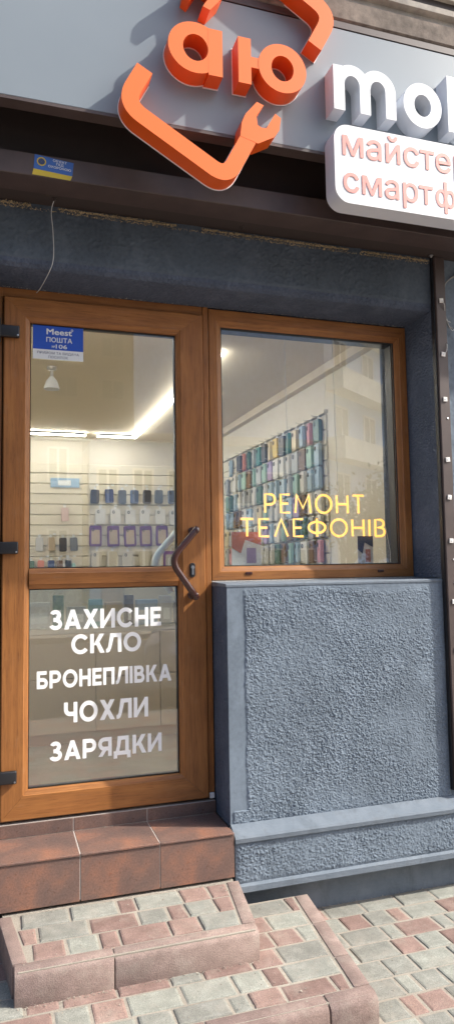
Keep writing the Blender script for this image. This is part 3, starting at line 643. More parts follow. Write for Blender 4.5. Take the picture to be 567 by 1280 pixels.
for x, z in ((0.861, 1.146), (0.856, 0.870)):
    MB().lathe([(0.019, -0.0185), (0.019, -0.026), (0.0135, -0.03), (0.0135, -0.085), (0.012, -0.093), (0.006, -0.0965)], (x, 0, z), 18, 'y').build('mount', HANDLE, hd, smooth=True)
ip = [(p[0], 0.125, p[1]) for p in bez([(0.835, 1.160), (0.722, 1.034, 0.05), (0.722, 0.99, 0.01), (0.80, 0.88)], 8)]
MB().tube(ip, 0.0155, 14).build('inner_handle', PALEHANDLE, door, smooth=True)
lk = MB().prism(rrect(0.848, 0.872, 0.947, 1.009, 0.011), -0.0235, -0.018, 'y').build('lock_plate', BLACK, door, bevel=0.001)
MB().ring(0.860, 0.990, 0.0075, 0.0075, 0.001, 0.001, -0.0285, -0.0236, n=18).prism([(0.8565, 0.958), (0.8635, 0.958), (0.8635, 0.99), (0.8565, 0.99)], -0.028, -0.0236, 'y').build('lock_cylinder', STEEL, lk)
MB().box(0.9265, 0.947, -0.016, -0.0045, 0.003, 0.026).build('frame_end_cap', PAPER, door, bevel=0.002)

# white lettering on the lower pane: a bold geometric alphabet of bars, wedges and ring sectors
W = 0.21
def glyph(ch):
    V = lambda x, a=0.0, b=1.0: ('q', [(x, a), (x + W, a), (x + W, b), (x, b)])
    H = lambda y, a, b: ('q', [(a, y), (b, y), (b, y + W), (a, y + W)])
    Q = lambda *p: ('q', list(p)); A = lambda cx, cy, rx, ry, a, b: ('a', cx, cy, rx, ry, a, b)
    T = 1 - W; mid = 0.5 - W / 2
    return {
     'О': (1.02, [A(.51, .5, .51, .52, 0, 360)]), 'С': (.93, [A(.51, .5, .51, .52, 38, 322)]),
     'Н': (.80, [V(0), V(.8 - W), H(mid, W, .8 - W)]), 'Е': (.64, [V(0), H(0, W, .64), H(mid, W, .60), H(T, W, .64)]),
     'П': (.80, [V(0), V(.8 - W), H(T, W, .8 - W)]), 'І': (W, [V(0)]),
     'Л': (.86, [V(.86 - W), H(T, .26, .86 - W), Q((-.02, 0), (.10, 0), (.20, .06), (.28, .24), (.42, T), (.42, 1), (.22, 1), (.10, .30), (.05, .21), (-.02, .19))]),
     'А': (.94, [Q((0, 0), (.24, 0), (.58, 1), (.36, 1)), Q((.94, 0), (.70, 0), (.36, 1), (.58, 1)), H(.18, .2, .74)]),
     'Х': (.86, [Q((0, 0), (.26, 0), (.85, 1), (.59, 1)), Q((.86, 0), (.60, 0), (.01, 1), (.27, 1))]),
     'И': (.84, [V(0), V(.84 - W), Q((W - .02, 0.02), (.84 - W + .02, .68), (.84 - W + .02, .98), (W - .02, .32))]),
     'К': (.80, [V(0), Q((.16, .40), (.42, .42), (.79, 1), (.53, 1)), Q((.30, .52), (.47, .66), (.82, 0), (.56, 0))]),
     'Р': (.78, [V(0), H(T, W, .43), H(.30, W, .43), A(.43, .65, .35, .35, -90, 90)]),
     'В': (.76, [V(0), H(T, W, .42), H(mid + .01, W, .44), H(0, W, .44), A(.42, .735, .27, .265, -90, 90), A(.44, .30, .31, .30, -90, 90)]),
     'Б': (.74, [V(0), H(T, W, .66), H(mid + .01, W, .43), H(0, W, .43), A(.43, .305, .31, .305, -90, 90)]),
     'З': (.70, [A(.33, .735, .31, .275, -70, 158), A(.34, .29, .36, .30, -160, 75), H(mid + .01, .22, .42)]),
     'Ч': (.74, [V(.74 - W), V(0, .64, 1), A(.34, .66, .34, .34, 180, 270), H(.32, .34, .74 - W)]),
     'Я': (.78, [V(.78 - W), H(T, .35, .78 - W), H(.30, .35, .78 - W), A(.35, .65, .35, .35, 90, 270), Q((0, 0), (.25, 0), (.50, .36), (.27, .36))]),
     'Д': (1.0, [H(0, .0, 1.0), V(0, -.17, 0.02), V(1.0 - W, -.17, 0.02), V(.68, W, 1), H(T, .27, .70), Q((.12, W), (.34, W), (.44, T), (.44, 1), (.24, 1), (.20, .5))]),
    }[ch]
def vinyl(word, x0, x1, z0, z1, y, parent, label):
    gl = [glyph(c) for c in word]; tot = sum(g[0] for g in gl) + 0.115 * (len(gl) - 1)
    sx, sz = (x1 - x0) / tot, z1 - z0; x = 0; mb = MB(); k = 0
    for wd, pr in gl:
        for p in pr:
            yy = y - 0.0001 * (k % 5); k += 1
            if p[0] == 'q': mb.quad([(x0 + (x + a) * sx, yy, z0 + b * sz) for a, b in p[1]])
            else:
                _, cx, cy, rx, ry, a0, a1 = p; n = 40
                for i in range(n):
                    t0, t1 = R(a0 + (a1 - a0) * i / n), R(a0 + (a1 - a0) * (i + 1) / n)
                    c = lambda r1, r2, t: (x0 + (x + cx + r1 * math.cos(t)) * sx, yy, z0 + (cy + r2 * math.sin(t)) * sz)
                    mb.quad([c(rx, ry, t0), c(rx, ry, t1), c(rx - W, ry - W, t1), c(rx - W, ry - W, t0)])
        x += wd + 0.115
    o = mb.build('lettering', VINYL, parent); o['label'] = label; return o
for wd, x0, x1, z0, z1 in (('ЗАХИСНЕ', 0.259, 0.725, 0.742, 0.823), ('СКЛО', 0.347, 0.638, 0.640, 0.719), ('БРОНЕПЛІВКА', 0.210, 0.768, 0.507, 0.578), ('ЧОХЛИ', 0.318, 0.666, 0.364, 0.446), ('ЗАРЯДКИ', 0.261, 0.723, 0.216, 0.293)):
    vinyl(wd, x0, x1, z0, z1, 0.0072, door, f'white vinyl word {wd} on the lower door pane')
at_base(door)

# parcel service sticker
ms = empty('sticker', 'blue and white parcel service sticker in the top corner of the door glass', 'sticker')
MB().box(0.188, 0.396, 0.0062, 0.0072, 1.9165, 2.0185).build('blue_field', MBLUE, ms); MB().box(0.188, 0.396, 0.0062, 0.0072, 1.874, 1.916).build('white_field', PAPER, ms)
text('lettering', 'Meest', 0.296, 1.982, 0.0255, 0.104, 0.0055, PAPER, ms, 0.025, align='C')
MB().ring(0.349, 2.006, 0.005, 0.005, 0.003, 0.003, 0.0052, 0.0060, n=14).build('emblem', PAPER, ms)
text('lettering', 'ПОШТА', 0.296, 1.9495, 0.020, 0.106, 0.0055, PAPER, ms, 0.02, align='C'); text('lettering', '№', 0.272, 1.925, 0.0095, 0.013, 0.0055, PAPER, ms, 0.01, align='C'); text('lettering', '106', 0.305, 1.9235, 0.0175, 0.046, 0.0055, PAPER, ms, 0.02, align='C')
text('lettering', 'ПРИЙОМ ТА ВИДАЧА', 0.292, 1.8965, 0.0105, 0.172, 0.0055, INK, ms, align='C'); text('lettering', 'ПОСИЛОК', 0.292, 1.8795, 0.0105, 0.08, 0.0055, INK, ms, align='C')
at_base(ms)

# ------------------------------------------------------------------ window
win = empty('shop_window', 'brown wood grain fixed shop window beside the door', 'window')
O = (0.953, 1.972, 0.929, 2.160); I = (1.014, 1.911, 0.991, 2.083)
seq = [(*O, 0.07), (*O, -0.002), (*ins(O, 0.003), -0.006), (*ins(I, -0.024), -0.006), (*ins(I, -0.021), -0.002), (*ins(I, -0.004), 0.006), (*I, 0.011), (*I, 0.07)]
frame4(seq, WOODV, WOODH, win, ('bottom_rail', 'right_stile', 'top_rail', 'left_stile'))
frame4([(*ins(I, -0.001), 0.012), (*ins(I, 0.004), 0.013), (*ins(I, 0.004), 0.0198), (*ins(I, -0.001), 0.0198)], GASKET, GASKET, win, ['gasket'] * 4, 0)
MB().box(1.008, 1.917, 0.020, 0.026, 0.985, 2.089).build('glass_pane', GLASS, win)
frame4([(*ins(I, -0.001), 0.028), (*ins(I, 0.005), 0.030), (*ins(I, 0.005), 0.088), (*ins(I, -0.001), 0.09)], BLACK, BLACK, win, ['spacer'] * 4, 0)
for x in (1.124, 1.79):
    MB().box(x - 0.016, x + 0.016, -0.0105, -0.006, 0.953, 0.965).build('drain_cap', HANDLE, win, bevel=0.002)
at_base(win)
# neon lettering behind the glass
def arc(cx, cz, rx, rz, a0, a1, n=20): return [(cx + rx * math.cos(R(a0 + (a1 - a0) * i / n)), cz + rz * math.sin(R(a0 + (a1 - a0) * i / n))) for i in range(n + 1)]
NG = {'Р': (.62, [[(0, 0), (0, 1), (.3, 1)] + arc(.33, .72, .28, .28, 90, -90) + [(0, .44)]]), 'Е': (.55, [[(.55, 1), (0, 1), (0, 0), (.55, 0)], [(0, .5), (.45, .5)]]),
      'М': (.98, [[(0, 0), (.1, 1), (.49, .25), (.88, 1), (.98, 0)]]), 'О': (1.0, [arc(.5, .5, .5, .5, 90, 449, 36)]), 'Н': (.72, [[(0, 0), (0, 1)], [(.72, 0), (.72, 1)], [(0, .5), (.72, .5)]]),
      'Т': (.72, [[(0, 1), (.72, 1)], [(.36, 1), (.36, 0)]]), 'Л': (.78, [[(0, 0), (.39, 1), (.78, 0)]]), 'Ф': (1.02, [arc(.51, .52, .51, .33, 90, 449, 36), [(.51, 1.05), (.51, -.02)]]),
      'І': (.04, [[(.02, 0), (.02, 1)]]), 'В': (.6, [[(0, 0), (0, 1), (.28, 1)] + arc(.3, .76, .25, .24, 90, -90) + [(.02, .52), (.3, .52)] + arc(.32, .26, .28, .26, 90, -90) + [(0, 0)]])}
neon = empty('neon_sign', 'warm yellow neon lettering in two lines behind the window glass', 'sign')
for word, x0, x1, z0, z1 in (('РЕМОНТ', 1.240, 1.755, 1.240, 1.326), ('ТЕЛЕФОНІВ', 1.118, 1.866, 1.128, 1.209)):
    tot = sum(NG[c][0] for c in word) + 0.36 * (len(word) - 1); sx = (x1 - x0) / tot; x = 0
    for c in word:
        mb = MB()
        for pl in NG[c][1]: mb.tube([(x0 + (x + a) * sx, 0.075, z0 + b * (z1 - z0)) for a, b in pl], 0.0056, 8)
        o = mb.build('letter', NEON, neon, smooth=True); o['label'] = f'glowing yellow letter {c}'; x += NG[c][0] + 0.36
MB().tube([(1.62, 0.078, 1.33), (1.615, 0.08, 1.7), (1.612, 0.08, 2.08)], 0.0014, 5).build('hanging_wire', WIREW, neon); MB().tube([(1.36, 0.078, 1.33), (1.36, 0.08, 1.7), (1.358, 0.08, 2.08)], 0.0014, 5).build('hanging_wire', WIREW, neon)
MB().tube([(1.87, 0.07, 1.17), (1.885, 0.06, 1.05), (1.885, 0.06, 1.0)], 0.0016, 5).build('power_wire', WIREW, neon)
at_base(neon)

# ================================================================== SHOP INTERIOR
CZ = 2.27
tag(MB().box(-1.6, 2.3, 0.07, 4.2, -0.10, -0.002).build('floor', FLOORM), 'brown tiled shop floor behind the door', 'floor', kind='structure')
tag(MB().box(-1.6, 2.3, 0.07, 4.2, CZ, CZ + 0.08).build('ceiling', CEIL), 'cream shop ceiling with light strips', 'ceiling', kind='structure')
wb = tag(MB().box(-1.6, 2.3, 3.93, 4.1, 0, CZ).build('wall_back', INWALL), 'cream back wall of the shop with slatted display', 'wall', kind='structure')
wr = tag(MB().box(2.075, 2.2, 0.26, 3.93, 0, CZ).build('wall_right', INWALL), 'cream right wall of the shop with slatted display', 'wall', kind='structure')
tag(MB().box(-1.75, -1.6, 0.07, 4.1, 0, CZ).build('wall_left', INWALL), 'cream left wall of the shop', 'wall', kind='structure')
tag(MB().box(-1.6, -0.04, 0.25, 0.3, 0, CZ).build('wall_front', INWALL), 'cream inner face of the shop front beside the door', 'wall', kind='structure')
slm = MB().prism([(0.0, 0), (-0.014, 0.004), (-0.014, 0.09), (0.0, 0.094)], -0.5, 0.5, 'x').mesh('slat', SLAT)
for k in range(13):
    z = 0.72 + 0.1 * k
    for x0, x1 in ((-1.55, 0.885), (0.9, 2.07)):
        o = bpy.data.objects.new('slat', slm); COL.objects.link(o); o.parent = wb; o.scale.x = x1 - x0; o.location = ((x0 + x1) / 2, 3.93, z)
    o = bpy.data.objects.new('slat', slm); COL.objects.link(o); o.parent = wr; o.rotation_euler.z = R(-90); o.scale.x = 2.83; o.location = (2.075, 1.09 + 1.415, z - 0.05)
MB().box(0.885, 0.90, 3.905, 3.93, 0.7, 2.02).build('joint_trim', INWALL, wb)
MB().box(2.045, 2.075, 1.08, 3.92, 1.972, 1.995).build('top_trim', INWALL, wr); MB().box(2.02, 2.075, 0.3, 3.92, CZ - 0.055, CZ).build('cornice', CEIL, wr)
def strip(x0, x1, y0, y1, label):
    o = empty('ceiling_light', label, 'light', 'light strips in the ceiling')
    MB().box(x0, x1, y0, y1, CZ - 0.034, CZ - 0.022).build('diffuser', LEDSTRIP, o); MB().box(x0 + .012, x1 - .012, y0 + .012, y1 - .012, CZ - 0.0215, CZ).build('housing', INWALL, o); at_base(o)
strip(0.30, 0.83, 3.628, 3.652, 'lit white ceiling strip at the back of the shop, left of the gap'); strip(0.94, 1.275, 3.628, 3.652, 'short lit white ceiling strip at the back of the shop, right of the gap')
strip(1.282, 1.306, 0.9, 3.652, 'long lit white ceiling strip running to the back of the shop'); strip(-1.0, 0.1, 3.628, 3.652, 'lit white ceiling strip at the back of the shop, behind the left door stile'); strip(-0.9, -0.86, 0.9, 3.5, 'long lit white ceiling strip over the left side of the shop')
strip(-0.86, 1.0, 0.50, 0.54, 'added ceiling strip just inside the shop front, out of view, brightening the counter')  # added strip above the view, there to light the counter front
lamp = empty('ceiling_spotlight', 'small lit ceiling spotlight with glass shade seen through the top of the door', 'lamp')
MB().lathe([(0.03, 0), (0.03, -0.02), (0.01, -0.025), (0.01, -0.06)], (0.37, 1.5, CZ - .001), 14).build('mount', STEEL, lamp, smooth=True)
MB().lathe([(0.012, 0.02), (0.035, -0.01), (0.05, -0.06)], (0.37, 1.5, CZ - 0.085), 16).build('shade', WHITE_SIDE, lamp, smooth=True); MB().lathe([(0.004, 0.02), (0.014, 0), (0.016, -0.02), (0.009, -0.034)], (0.373, 1.5, CZ - 0.11), 12).build('bulb', BULB, lamp, smooth=True); at_base(lamp)

# showcase counter
ctr = empty('display_counter', 'beige counter with a glass fronted shelf behind the lower door pane', 'counter')
MB().box(-0.5, 1.7, 1.21, 1.75, 0.0, 0.62).build('carcass', BEIGE, ctr); MB().box(-0.5, 1.7, 1.20, 1.75, 0.622, 0.65).build('shelf', INWALL, ctr); MB().box(-0.5, 1.7, 1.72, 1.75, 0.652, 0.88).build('back_panel', INWALL, ctr)
for a, b in ((-0.49, 0.22), (0.224, 0.60), (0.604, 0.98), (0.984, 1.69)):
    MB().box(a, b, 1.192, 1.209, 0.37, 0.618).build('front_panel', BEIGE, ctr, bevel=0.002); MB().box(a, b, 1.192, 1.209, 0.06, 0.364).build('front_panel', BEIGE, ctr, bevel=0.002)
MB().box(-0.5, 1.7, 1.195, 1.2, 0.652, 0.88).build('glass_front', GLASS, ctr); MB().box(-0.5, 1.7, 1.195, 1.75, 0.881, 0.888).build('glass_top', GLASS, ctr); at_base(ctr)
PCOL = {}
def pmat(name, rgb, rough=0.4):
    if name not in PCOL: PCOL[name] = mat(name.replace(' ', '_') + '_plastic', rgb, rough)
    return PCOL[name]
goods = [('pale blue', (0.35, 0.48, 0.60), .09, .17), ('white', (0.65, 0.65, 0.62), .12, .15), ('green', (0.10, 0.22, 0.14), .06, .19), ('grey', (0.40, 0.42, 0.43), .11, .12), ('turquoise', (0.30, 0.52, 0.50), .08, .16), ('cream', (0.60, 0.52, 0.36), .10, .14), ('black', (0.03, 0.03, 0.035), .05, .18), ('sky blue', (0.28, 0.42, 0.58), .13, .15), ('silver', (0.45, 0.46, 0.47), .07, .17), ('navy', (0.05, 0.08, 0.2), .09, .13)]
x = 0.12
for nm, rgb, w, h in goods:
    b = MB().box(x, x + w, 1.26, 1.32, 0.651, 0.651 + h).build('goods_box', pmat(nm, rgb), None, bevel=0.003)
    tag(b, f'{nm} product box on the counter shelf behind the lower door pane', 'box', 'boxes on the counter shelf')
    MB().box(x + .015, x + w - .015, 1.2585, 1.2597, 0.68, 0.68 + h * .4).build('printed_label', PAPER, b); x += w + 0.018

# phone cases: back wall
def case_mesh(name, w, h, d, m):
    return MB().prism(rrect(-w / 2, w / 2, -h, 0, 0.014, 4), -d, 0, 'y').mesh(name, m, bevel=0.003)
RING = MB().ring(0, 0, 0.012, 0.016, 0.006, 0.009, -0.003, 0, n=14).mesh('camera_cutout', BLACK)
TAB = MB().prism(rrect(-0.012, 0.012, 0, 0.03, 0.006, 3), -0.002, 0, 'y').mesh('hang_tab', PAPER)
INS = {}
ORD = ['first', 'second', 'third', 'fourth', 'fifth', 'sixth', 'seventh', 'eighth', 'ninth', 'tenth', 'eleventh', 'twelfth', 'thirteenth', 'fourteenth', 'fifteenth', 'sixteenth', 'seventeenth', 'eighteenth']
def part(name, me, parent, loc):
    o = bpy.data.objects.new(name, me); COL.objects.link(o); o.parent = parent; o.location = loc; return o
def backcase(x, z, w, h, colour, rgb, label, insert=None, group='phone cases on the back wall', cutout=True):
    o = empty('phone_case', label, 'phone case', group); o.location = (x + random.uniform(-.008, .008), 3.895, z + random.uniform(-.004, .004)); o.rotation_euler.y = R(random.uniform(-2.5, 2.5))
    key = ('case', colour, w, h)
    if key not in INS: INS[key] = case_mesh('shell', w, h, 0.02, pmat(colour, rgb))
    part('shell', INS[key], o, (0, 0, 0)); part('hang_tab', TAB, o, (0, -0.004, 0.0))
    if cutout: part('camera_cutout', RING, o, (-w * .2, -0.0205, -h * .2))
    if insert:
        k2 = ('ins', insert[0], w, h)
        if k2 not in INS: INS[k2] = MB().prism(rrect(-w / 2 + .019, w / 2 - .019, -h + .022, -h * .2, 0.01, 3), -0.0012, 0, 'y').mesh('insert', pmat(*insert))
        part('insert', INS[k2], o, (0, -0.0202, 0))
    part('hook', HOOK, o, (0, 0, 0))
HOOK = MB().tube([(0, 0.02, 0.022), (0, -0.05, 0.022), (0, -0.056, 0.028)], 0.0022, 5).mesh('hook', STEEL)
DK = [('black', (0.03, 0.03, 0.035)), ('navy', (0.05, 0.08, 0.2)), ('dark grey', (0.09, 0.10, 0.11)), ('slate blue', (0.10, 0.14, 0.24)), ('black', (0.03, 0.03, 0.035)), ('dark grey', (0.09, 0.10, 0.11)), ('slate blue', (0.10, 0.14, 0.24))]
for i, (nm, c) in enumerate(DK): backcase(0.955 + 0.126 * i, 1.765, 0.082, 0.135, nm, c, f'{nm} phone case in the top row of the back wall, {ORD[i]} from the left')
for i in range(6): backcase(0.99 + 0.15 * i, 1.575, 0.10, 0.15, 'frosted clear', (0.62, 0.62, 0.60), f'frosted clear phone case, second row of the back wall, {ORD[i]} from left')
for i in range(5): backcase(0.95 + 0.165 * i, 1.412, 0.118, 0.20, 'purple', (0.13, 0.05, 0.17), f'purple edged case box, third row of the back wall, {ORD[i]} from left', ('tan', (0.42, 0.34, 0.24)))
for i in range(5): backcase(0.97 + 0.15 * i, 1.16, 0.10, 0.16, 'milky', (0.55, 0.52, 0.44), f'milky phone case in the lowest row of the back wall, {ORD[i]} from the left', cutout=i % 2 == 0)
backcase(1.50 + .2, 1.16, 0.16, 0.17, 'violet', (0.16, 0.09, 0.28), 'wide violet case box at the right end of the lowest row of the back wall', ('grey card', (0.35, 0.36, 0.36)), cutout=False)
for i, (nm, c) in enumerate((('silver', (0.4, 0.42, 0.43)), ('tan', (0.42, 0.34, 0.24)), ('black', (0.03, 0.03, 0.035)), ('dark grey', (0.09, 0.10, 0.11)))): backcase(0.43 + 0.107 * i, 1.296, 0.07, 0.13, nm, c, f'small {nm} phone case on the left half of the back wall', cutout=False)
for i, (nm, c, z, w, h) in enumerate((('pale pink', (0.6, 0.45, 0.42), 1.58, .07, .13), ('silver', (0.4, 0.42, 0.43), 1.10, .09, .10), ('turquoise', (0.22, 0.42, 0.40), 1.05, .08, .09))): backcase(0.66 + 0.03 * i, z, w, h, nm, c, f'{nm} accessory pack alone on the left half of the back wall', cutout=False)
pst = tag(MB().box(0.53, 0.80, 3.905, 3.912, 1.78, 1.87).build('poster', pmat('sky blue', (0.28, 0.42, 0.58))), 'wide sky blue card on the left half of the back wall', 'poster'); MB().box(0.60, 0.72, 3.903, 3.9045, 1.80, 1.85).build('print', PAPER, pst)
TAG = MB().box(-0.014, 0.014, -0.002, 0, -0.009, 0.009).mesh('price_tag', PAPER)
for z in (1.80, 1.60, 1.44, 1.19):
    for i in range(7): part('price_tag', TAG, wb, (0.985 + 0.15 * i + random.uniform(-.03, .03), 3.913, z + 0.012))
for i in range(9): part('price_tag', TAG, wb, (0.32 + 0.062 * i, 3.913, random.choice((1.02, 1.12, 1.33, 1.62))))
for i, (nm, c) in enumerate((('dark green', (0.06, 0.14, 0.10)), ('coral', (0.58, 0.20, 0.14)), ('navy', (0.05, 0.08, 0.2)), ('brown', (0.16, 0.09, 0.05)), ('teal', (0.05, 0.22, 0.22)))): backcase(0.36 + 0.085 * i, 1.08, 0.06, 0.115, nm, c, f'small {nm} phone case, lowest on the left half of the back wall', cutout=False)
# phone cases: right wall, hung flat in rows
RC = [('yellow', (0.55, 0.38, 0.05)), ('black', (0.03, 0.03, 0.035)), ('red', (0.50, 0.07, 0.05)), ('dark green', (0.06, 0.14, 0.10)), ('pale blue', (0.35, 0.48, 0.60)), ('pink', (0.60, 0.28, 0.32)), ('lilac', (0.38, 0.30, 0.50)), ('grey', (0.30, 0.32, 0.33)), ('mint', (0.30, 0.48, 0.42)), ('cream', (0.60, 0.52, 0.36)), ('brown', (0.16, 0.09, 0.05)), ('teal', (0.05, 0.22, 0.22)), ('coral', (0.58, 0.20, 0.14)), ('white', (0.65, 0.65, 0.62)), ('olive', (0.20, 0.20, 0.07)), ('frosted clear', (0.62, 0.62, 0.60))]
CM = {nm: MB().prism([(p[1], p[0]) for p in []] or rrect(-0.043, 0.043, -0.145, 0, 0.012, 3), -0.026, 0, 'y').mesh('shell', pmat(nm, c), bevel=0.003) for nm, c in RC}
rnd = random.Random(4); pal = {0: ['yellow', 'black', 'red', 'dark green', 'black', 'teal', 'pale blue', 'pink', 'coral', 'pale blue', 'grey', 'white', 'cream'], 6: ['yellow', 'olive', 'cream', 'brown', 'teal', 'dark green', 'mint', 'olive', 'coral', 'grey']}
for r in range(7):
    z = 1.945 - 0.158 * r
    for i in range(17):
        nm = rnd.choice(pal.get(r, ['pale blue', 'lilac', 'pink', 'grey', 'mint', 'white', 'frosted clear', 'cream', 'dark green', 'pale blue', 'frosted clear', 'brown']))
        if r in (0, 1) and i > 12 and rnd.random() < .3: continue
        o = empty('phone_case', f'{nm} phone case, right wall, {ORD[r]} row down, {ORD[i]} from the window', 'phone case', 'phone cases on the right wall')
        o.location = (2.052, 1.17 + 0.121 * i, z + rnd.uniform(-.004, .004)); o.rotation_euler.z = R(-90 + rnd.uniform(-16, 6))
        part('shell', CM[nm], o, (0, 0, 0)); part('hang_tab', TAB, o, (0, -0.004, 0)); part('hook', HOOK, o, (0, 0, 0)); part('camera_cutout', RING, o, (-0.016, -0.0265, -0.03))
# leaflets standing on the inner sill
sill = tag(MB().box(0.96, 1.97, 0.092, 0.24, 0.955, 0.985).build('inner_sill', mat('white_sill', (0.6, 0.6, 0.58), 0.4), None, bevel=0.004), 'white inner window sill below the neon lettering', 'sill', kind='structure')
MB().box(0.96, 1.97, 0.10, 0.25, 0.0, 0.954).build('inner_wall', INWALL, sill)
for x, w, h, lab in ((1.085, 0.145, 0.165, 'white leaflet with red wedge at the left end of the window sill'), (1.735, 0.085, 0.145, 'narrow white leaflet with dark picture at the right end of the window sill')):
    o = empty('leaflet', lab, 'leaflet')
    MB().box(x, x + w, 0.112, 0.115, 0.9855, 0.9855 + h).build('card', PAPER, o)
    redm = pmat('pale red', (0.55, 0.20, 0.17)); z = 0.9855
    MB().prism([(x, z + h), (x + w, z + h), (x + w, z + h * .62), (x + w * .45, z + h * .78), (x + w * .3, z + h * .40), (x, z + h * .55)], 0.1105, 0.1118, 'y').build('printed_wedge', redm if w > .1 else pmat('navy', (0.05, 0.08, 0.2)), o)
    MB().box(x + w * .5, x + w * .82, 0.1105, 0.1118, z + h * .12, z + h * .55).build('printed_picture', pmat('lilac', (0.38, 0.30, 0.50)) if w > .1 else redm, o); at_base(o)

# ================================================================== ACROSS THE ROAD (seen in the glass)
def wmat(name, rgb): return concrete(name, rgb, 1.2, 0.08)
FR = mat('white_window_frame', (0.7, 0.72, 0.72), 0.5); DG = mat('dark_window_glass', (0.02, 0.025, 0.03), 0.08)
FRM = {}
def apartment(name, label, x0, x1, y, depth, h, wall, storeys, bays, z0=1.2, wh=1.45, wfrac=0.5, band=None, roof=None, turn=0.0, fm=None):
    b = empty(name, label, 'building'); base = GZ
    MB().box(x0, x1, y - depth, y, base, h).build('wall', wall, b)
    sh = (h - base) / storeys; bw = (x1 - x0) / bays; ww = bw * wfrac
    key = (round(ww, 3), wh, fm is None)
    if key not in FRM:
        m1 = MB()
        for q in ((-ww / 2, ww / 2, 0, 0.09), (-ww / 2, ww / 2, wh - .09, wh), (-ww / 2, -ww / 2 + .09, .09, wh - .09), (ww / 2 - .09, ww / 2, .09, wh - .09), (-.05, .05, .09, wh - .09)): m1.box(q[0], q[1], 0.0, 0.06, q[2], q[3])
        FRM[key] = (m1.mesh('window', fm or FR), MB().box(-ww / 2 + .02, ww / 2 - .02, 0.005, 0.03, 0.02, wh - .02).mesh('pane', DG))
    for s in range(storeys):
        for k in range(bays):
            p = part('window', FRM[key][0], b, (x0 + bw * (k + .5), y + 0.002, base + s * sh + z0)); part('pane', FRM[key][1], p, (0, 0, 0))
        if band:
            MB().box(x0 + .1, x1 - .1, y + 0.002, y + 0.9, base + s * sh - .12, base + s * sh + .9).build('balcony_band', band, b)
    if roof: MB().box(x0 - .3, x1 + .3, y - depth, y + .35, h, h + .35).build('roof', roof, b)
    if turn: b.matrix_world = Matrix.Translation((x0, y, 0)) @ Matrix.Rotation(R(turn), 4, 'Z') @ Matrix.Translation((-x0, -y, 0))
    return b
apartment('apartment_block', 'blue walled low building with white frames across the road', 3.6, 13.9, -26, 8, 6.3, wmat('pale_blue_wall', (0.36, 0.52, 0.72)), 2, 7, 0.75, 1.5, .62, roof=wmat('white_eaves', (0.62, 0.62, 0.60)))
apartment('apartment_block', 'grey low building left of the blue one across the road', -14, 3.3, -26, 9, 6.2, wmat('grey_wall', (0.46, 0.47, 0.47)), 2, 9, 1.6, 1.5, .45, roof=wmat('grey_eaves', (0.26, 0.27, 0.27)))
apartment('apartment_block', 'pale blue apartment block with cream balcony bands across the road', 14.3, 36, -26, 12, 22, wmat('sky_blue_wall', (0.46, 0.62, 0.86)), 7, 7, 1.0, 1.6, .45, band=wmat('cream_balcony', (0.80, 0.78, 0.71)), turn=-36)
apartment('apartment_block', 'tall brown apartment block rising behind the low buildings', -40, 32, -52, 14, 34, wmat('brown_panel_wall', (0.17, 0.135, 0.095)), 10, 20, 1.0, 1.6, .5, fm=mat('brown_window_frame', (0.14, 0.11, 0.08), 0.6))
apartment('apartment_block', 'ochre apartment block at the left end of the street', -60, -14, -26, 12, 20, wmat('ochre_wall', (0.36, 0.28, 0.18)), 6, 12, 1.0, 1.6, .5)
LEAF = mat('leaf', (0.045, 0.085, 0.025), 0.6); LEAF2 = mat('leaf_light', (0.075, 0.12, 0.035), 0.6); BARK = concrete('bark', (0.10, 0.075, 0.055), 20, 0.3)
def tree(x, y, h, r, label, seed):
    rn = random.Random(seed); t = empty('street_tree', label, 'tree'); t.location = (x, y, GZ)
    tk = MB().tube([(0, 0, 0), (.05, .02, h * .3), (-.03, .05, h * .55), (0, 0, h * .8)], [.12, .10, .07, .03], 9)
    cl = []
    for k in range(9):
        a = rn.uniform(0, 6.28); e = Vector((math.cos(a) * r * rn.uniform(.4, .75), math.sin(a) * r * rn.uniform(.4, .75), h * rn.uniform(.5, .9))); cl.append(e)
        tk.tube([(0, 0, h * rn.uniform(.35, .6)), tuple(e * .6 + Vector((0, 0, h * .2))), tuple(e)], [.05, .03, .012], 6)
    tk.build('trunk', BARK, t, smooth=True); mb = MB()
    for _ in range(2600):
        c = rn.choice(cl); d = Vector((rn.gauss(0, 1), rn.gauss(0, 1), rn.gauss(0, .8))) * r * .26; p = c + d; s = rn.uniform(.05, .1)
        u = Vector((rn.gauss(0, 1), rn.gauss(0, 1), rn.gauss(0, 1))).normalized(); w = u.orthogonal().normalized()
        mb.quad([p - u * s, p + w * s * .5, p + u * s, p - w * s * .5], rn.random() < .35)
    mb.build('crown', [LEAF, LEAF2], t)
tree(8.6, -13.2, 3.6, 1.5, 'bushy green tree across the road, nearer the blue building', 3); tree(11.8, -14, 4.2, 1.7, 'taller green tree across the road, nearer the balcony block', 5); tree(6.0, -15.5, 2.6, 1.2, 'small green tree across the road, nearer the grey building', 8)
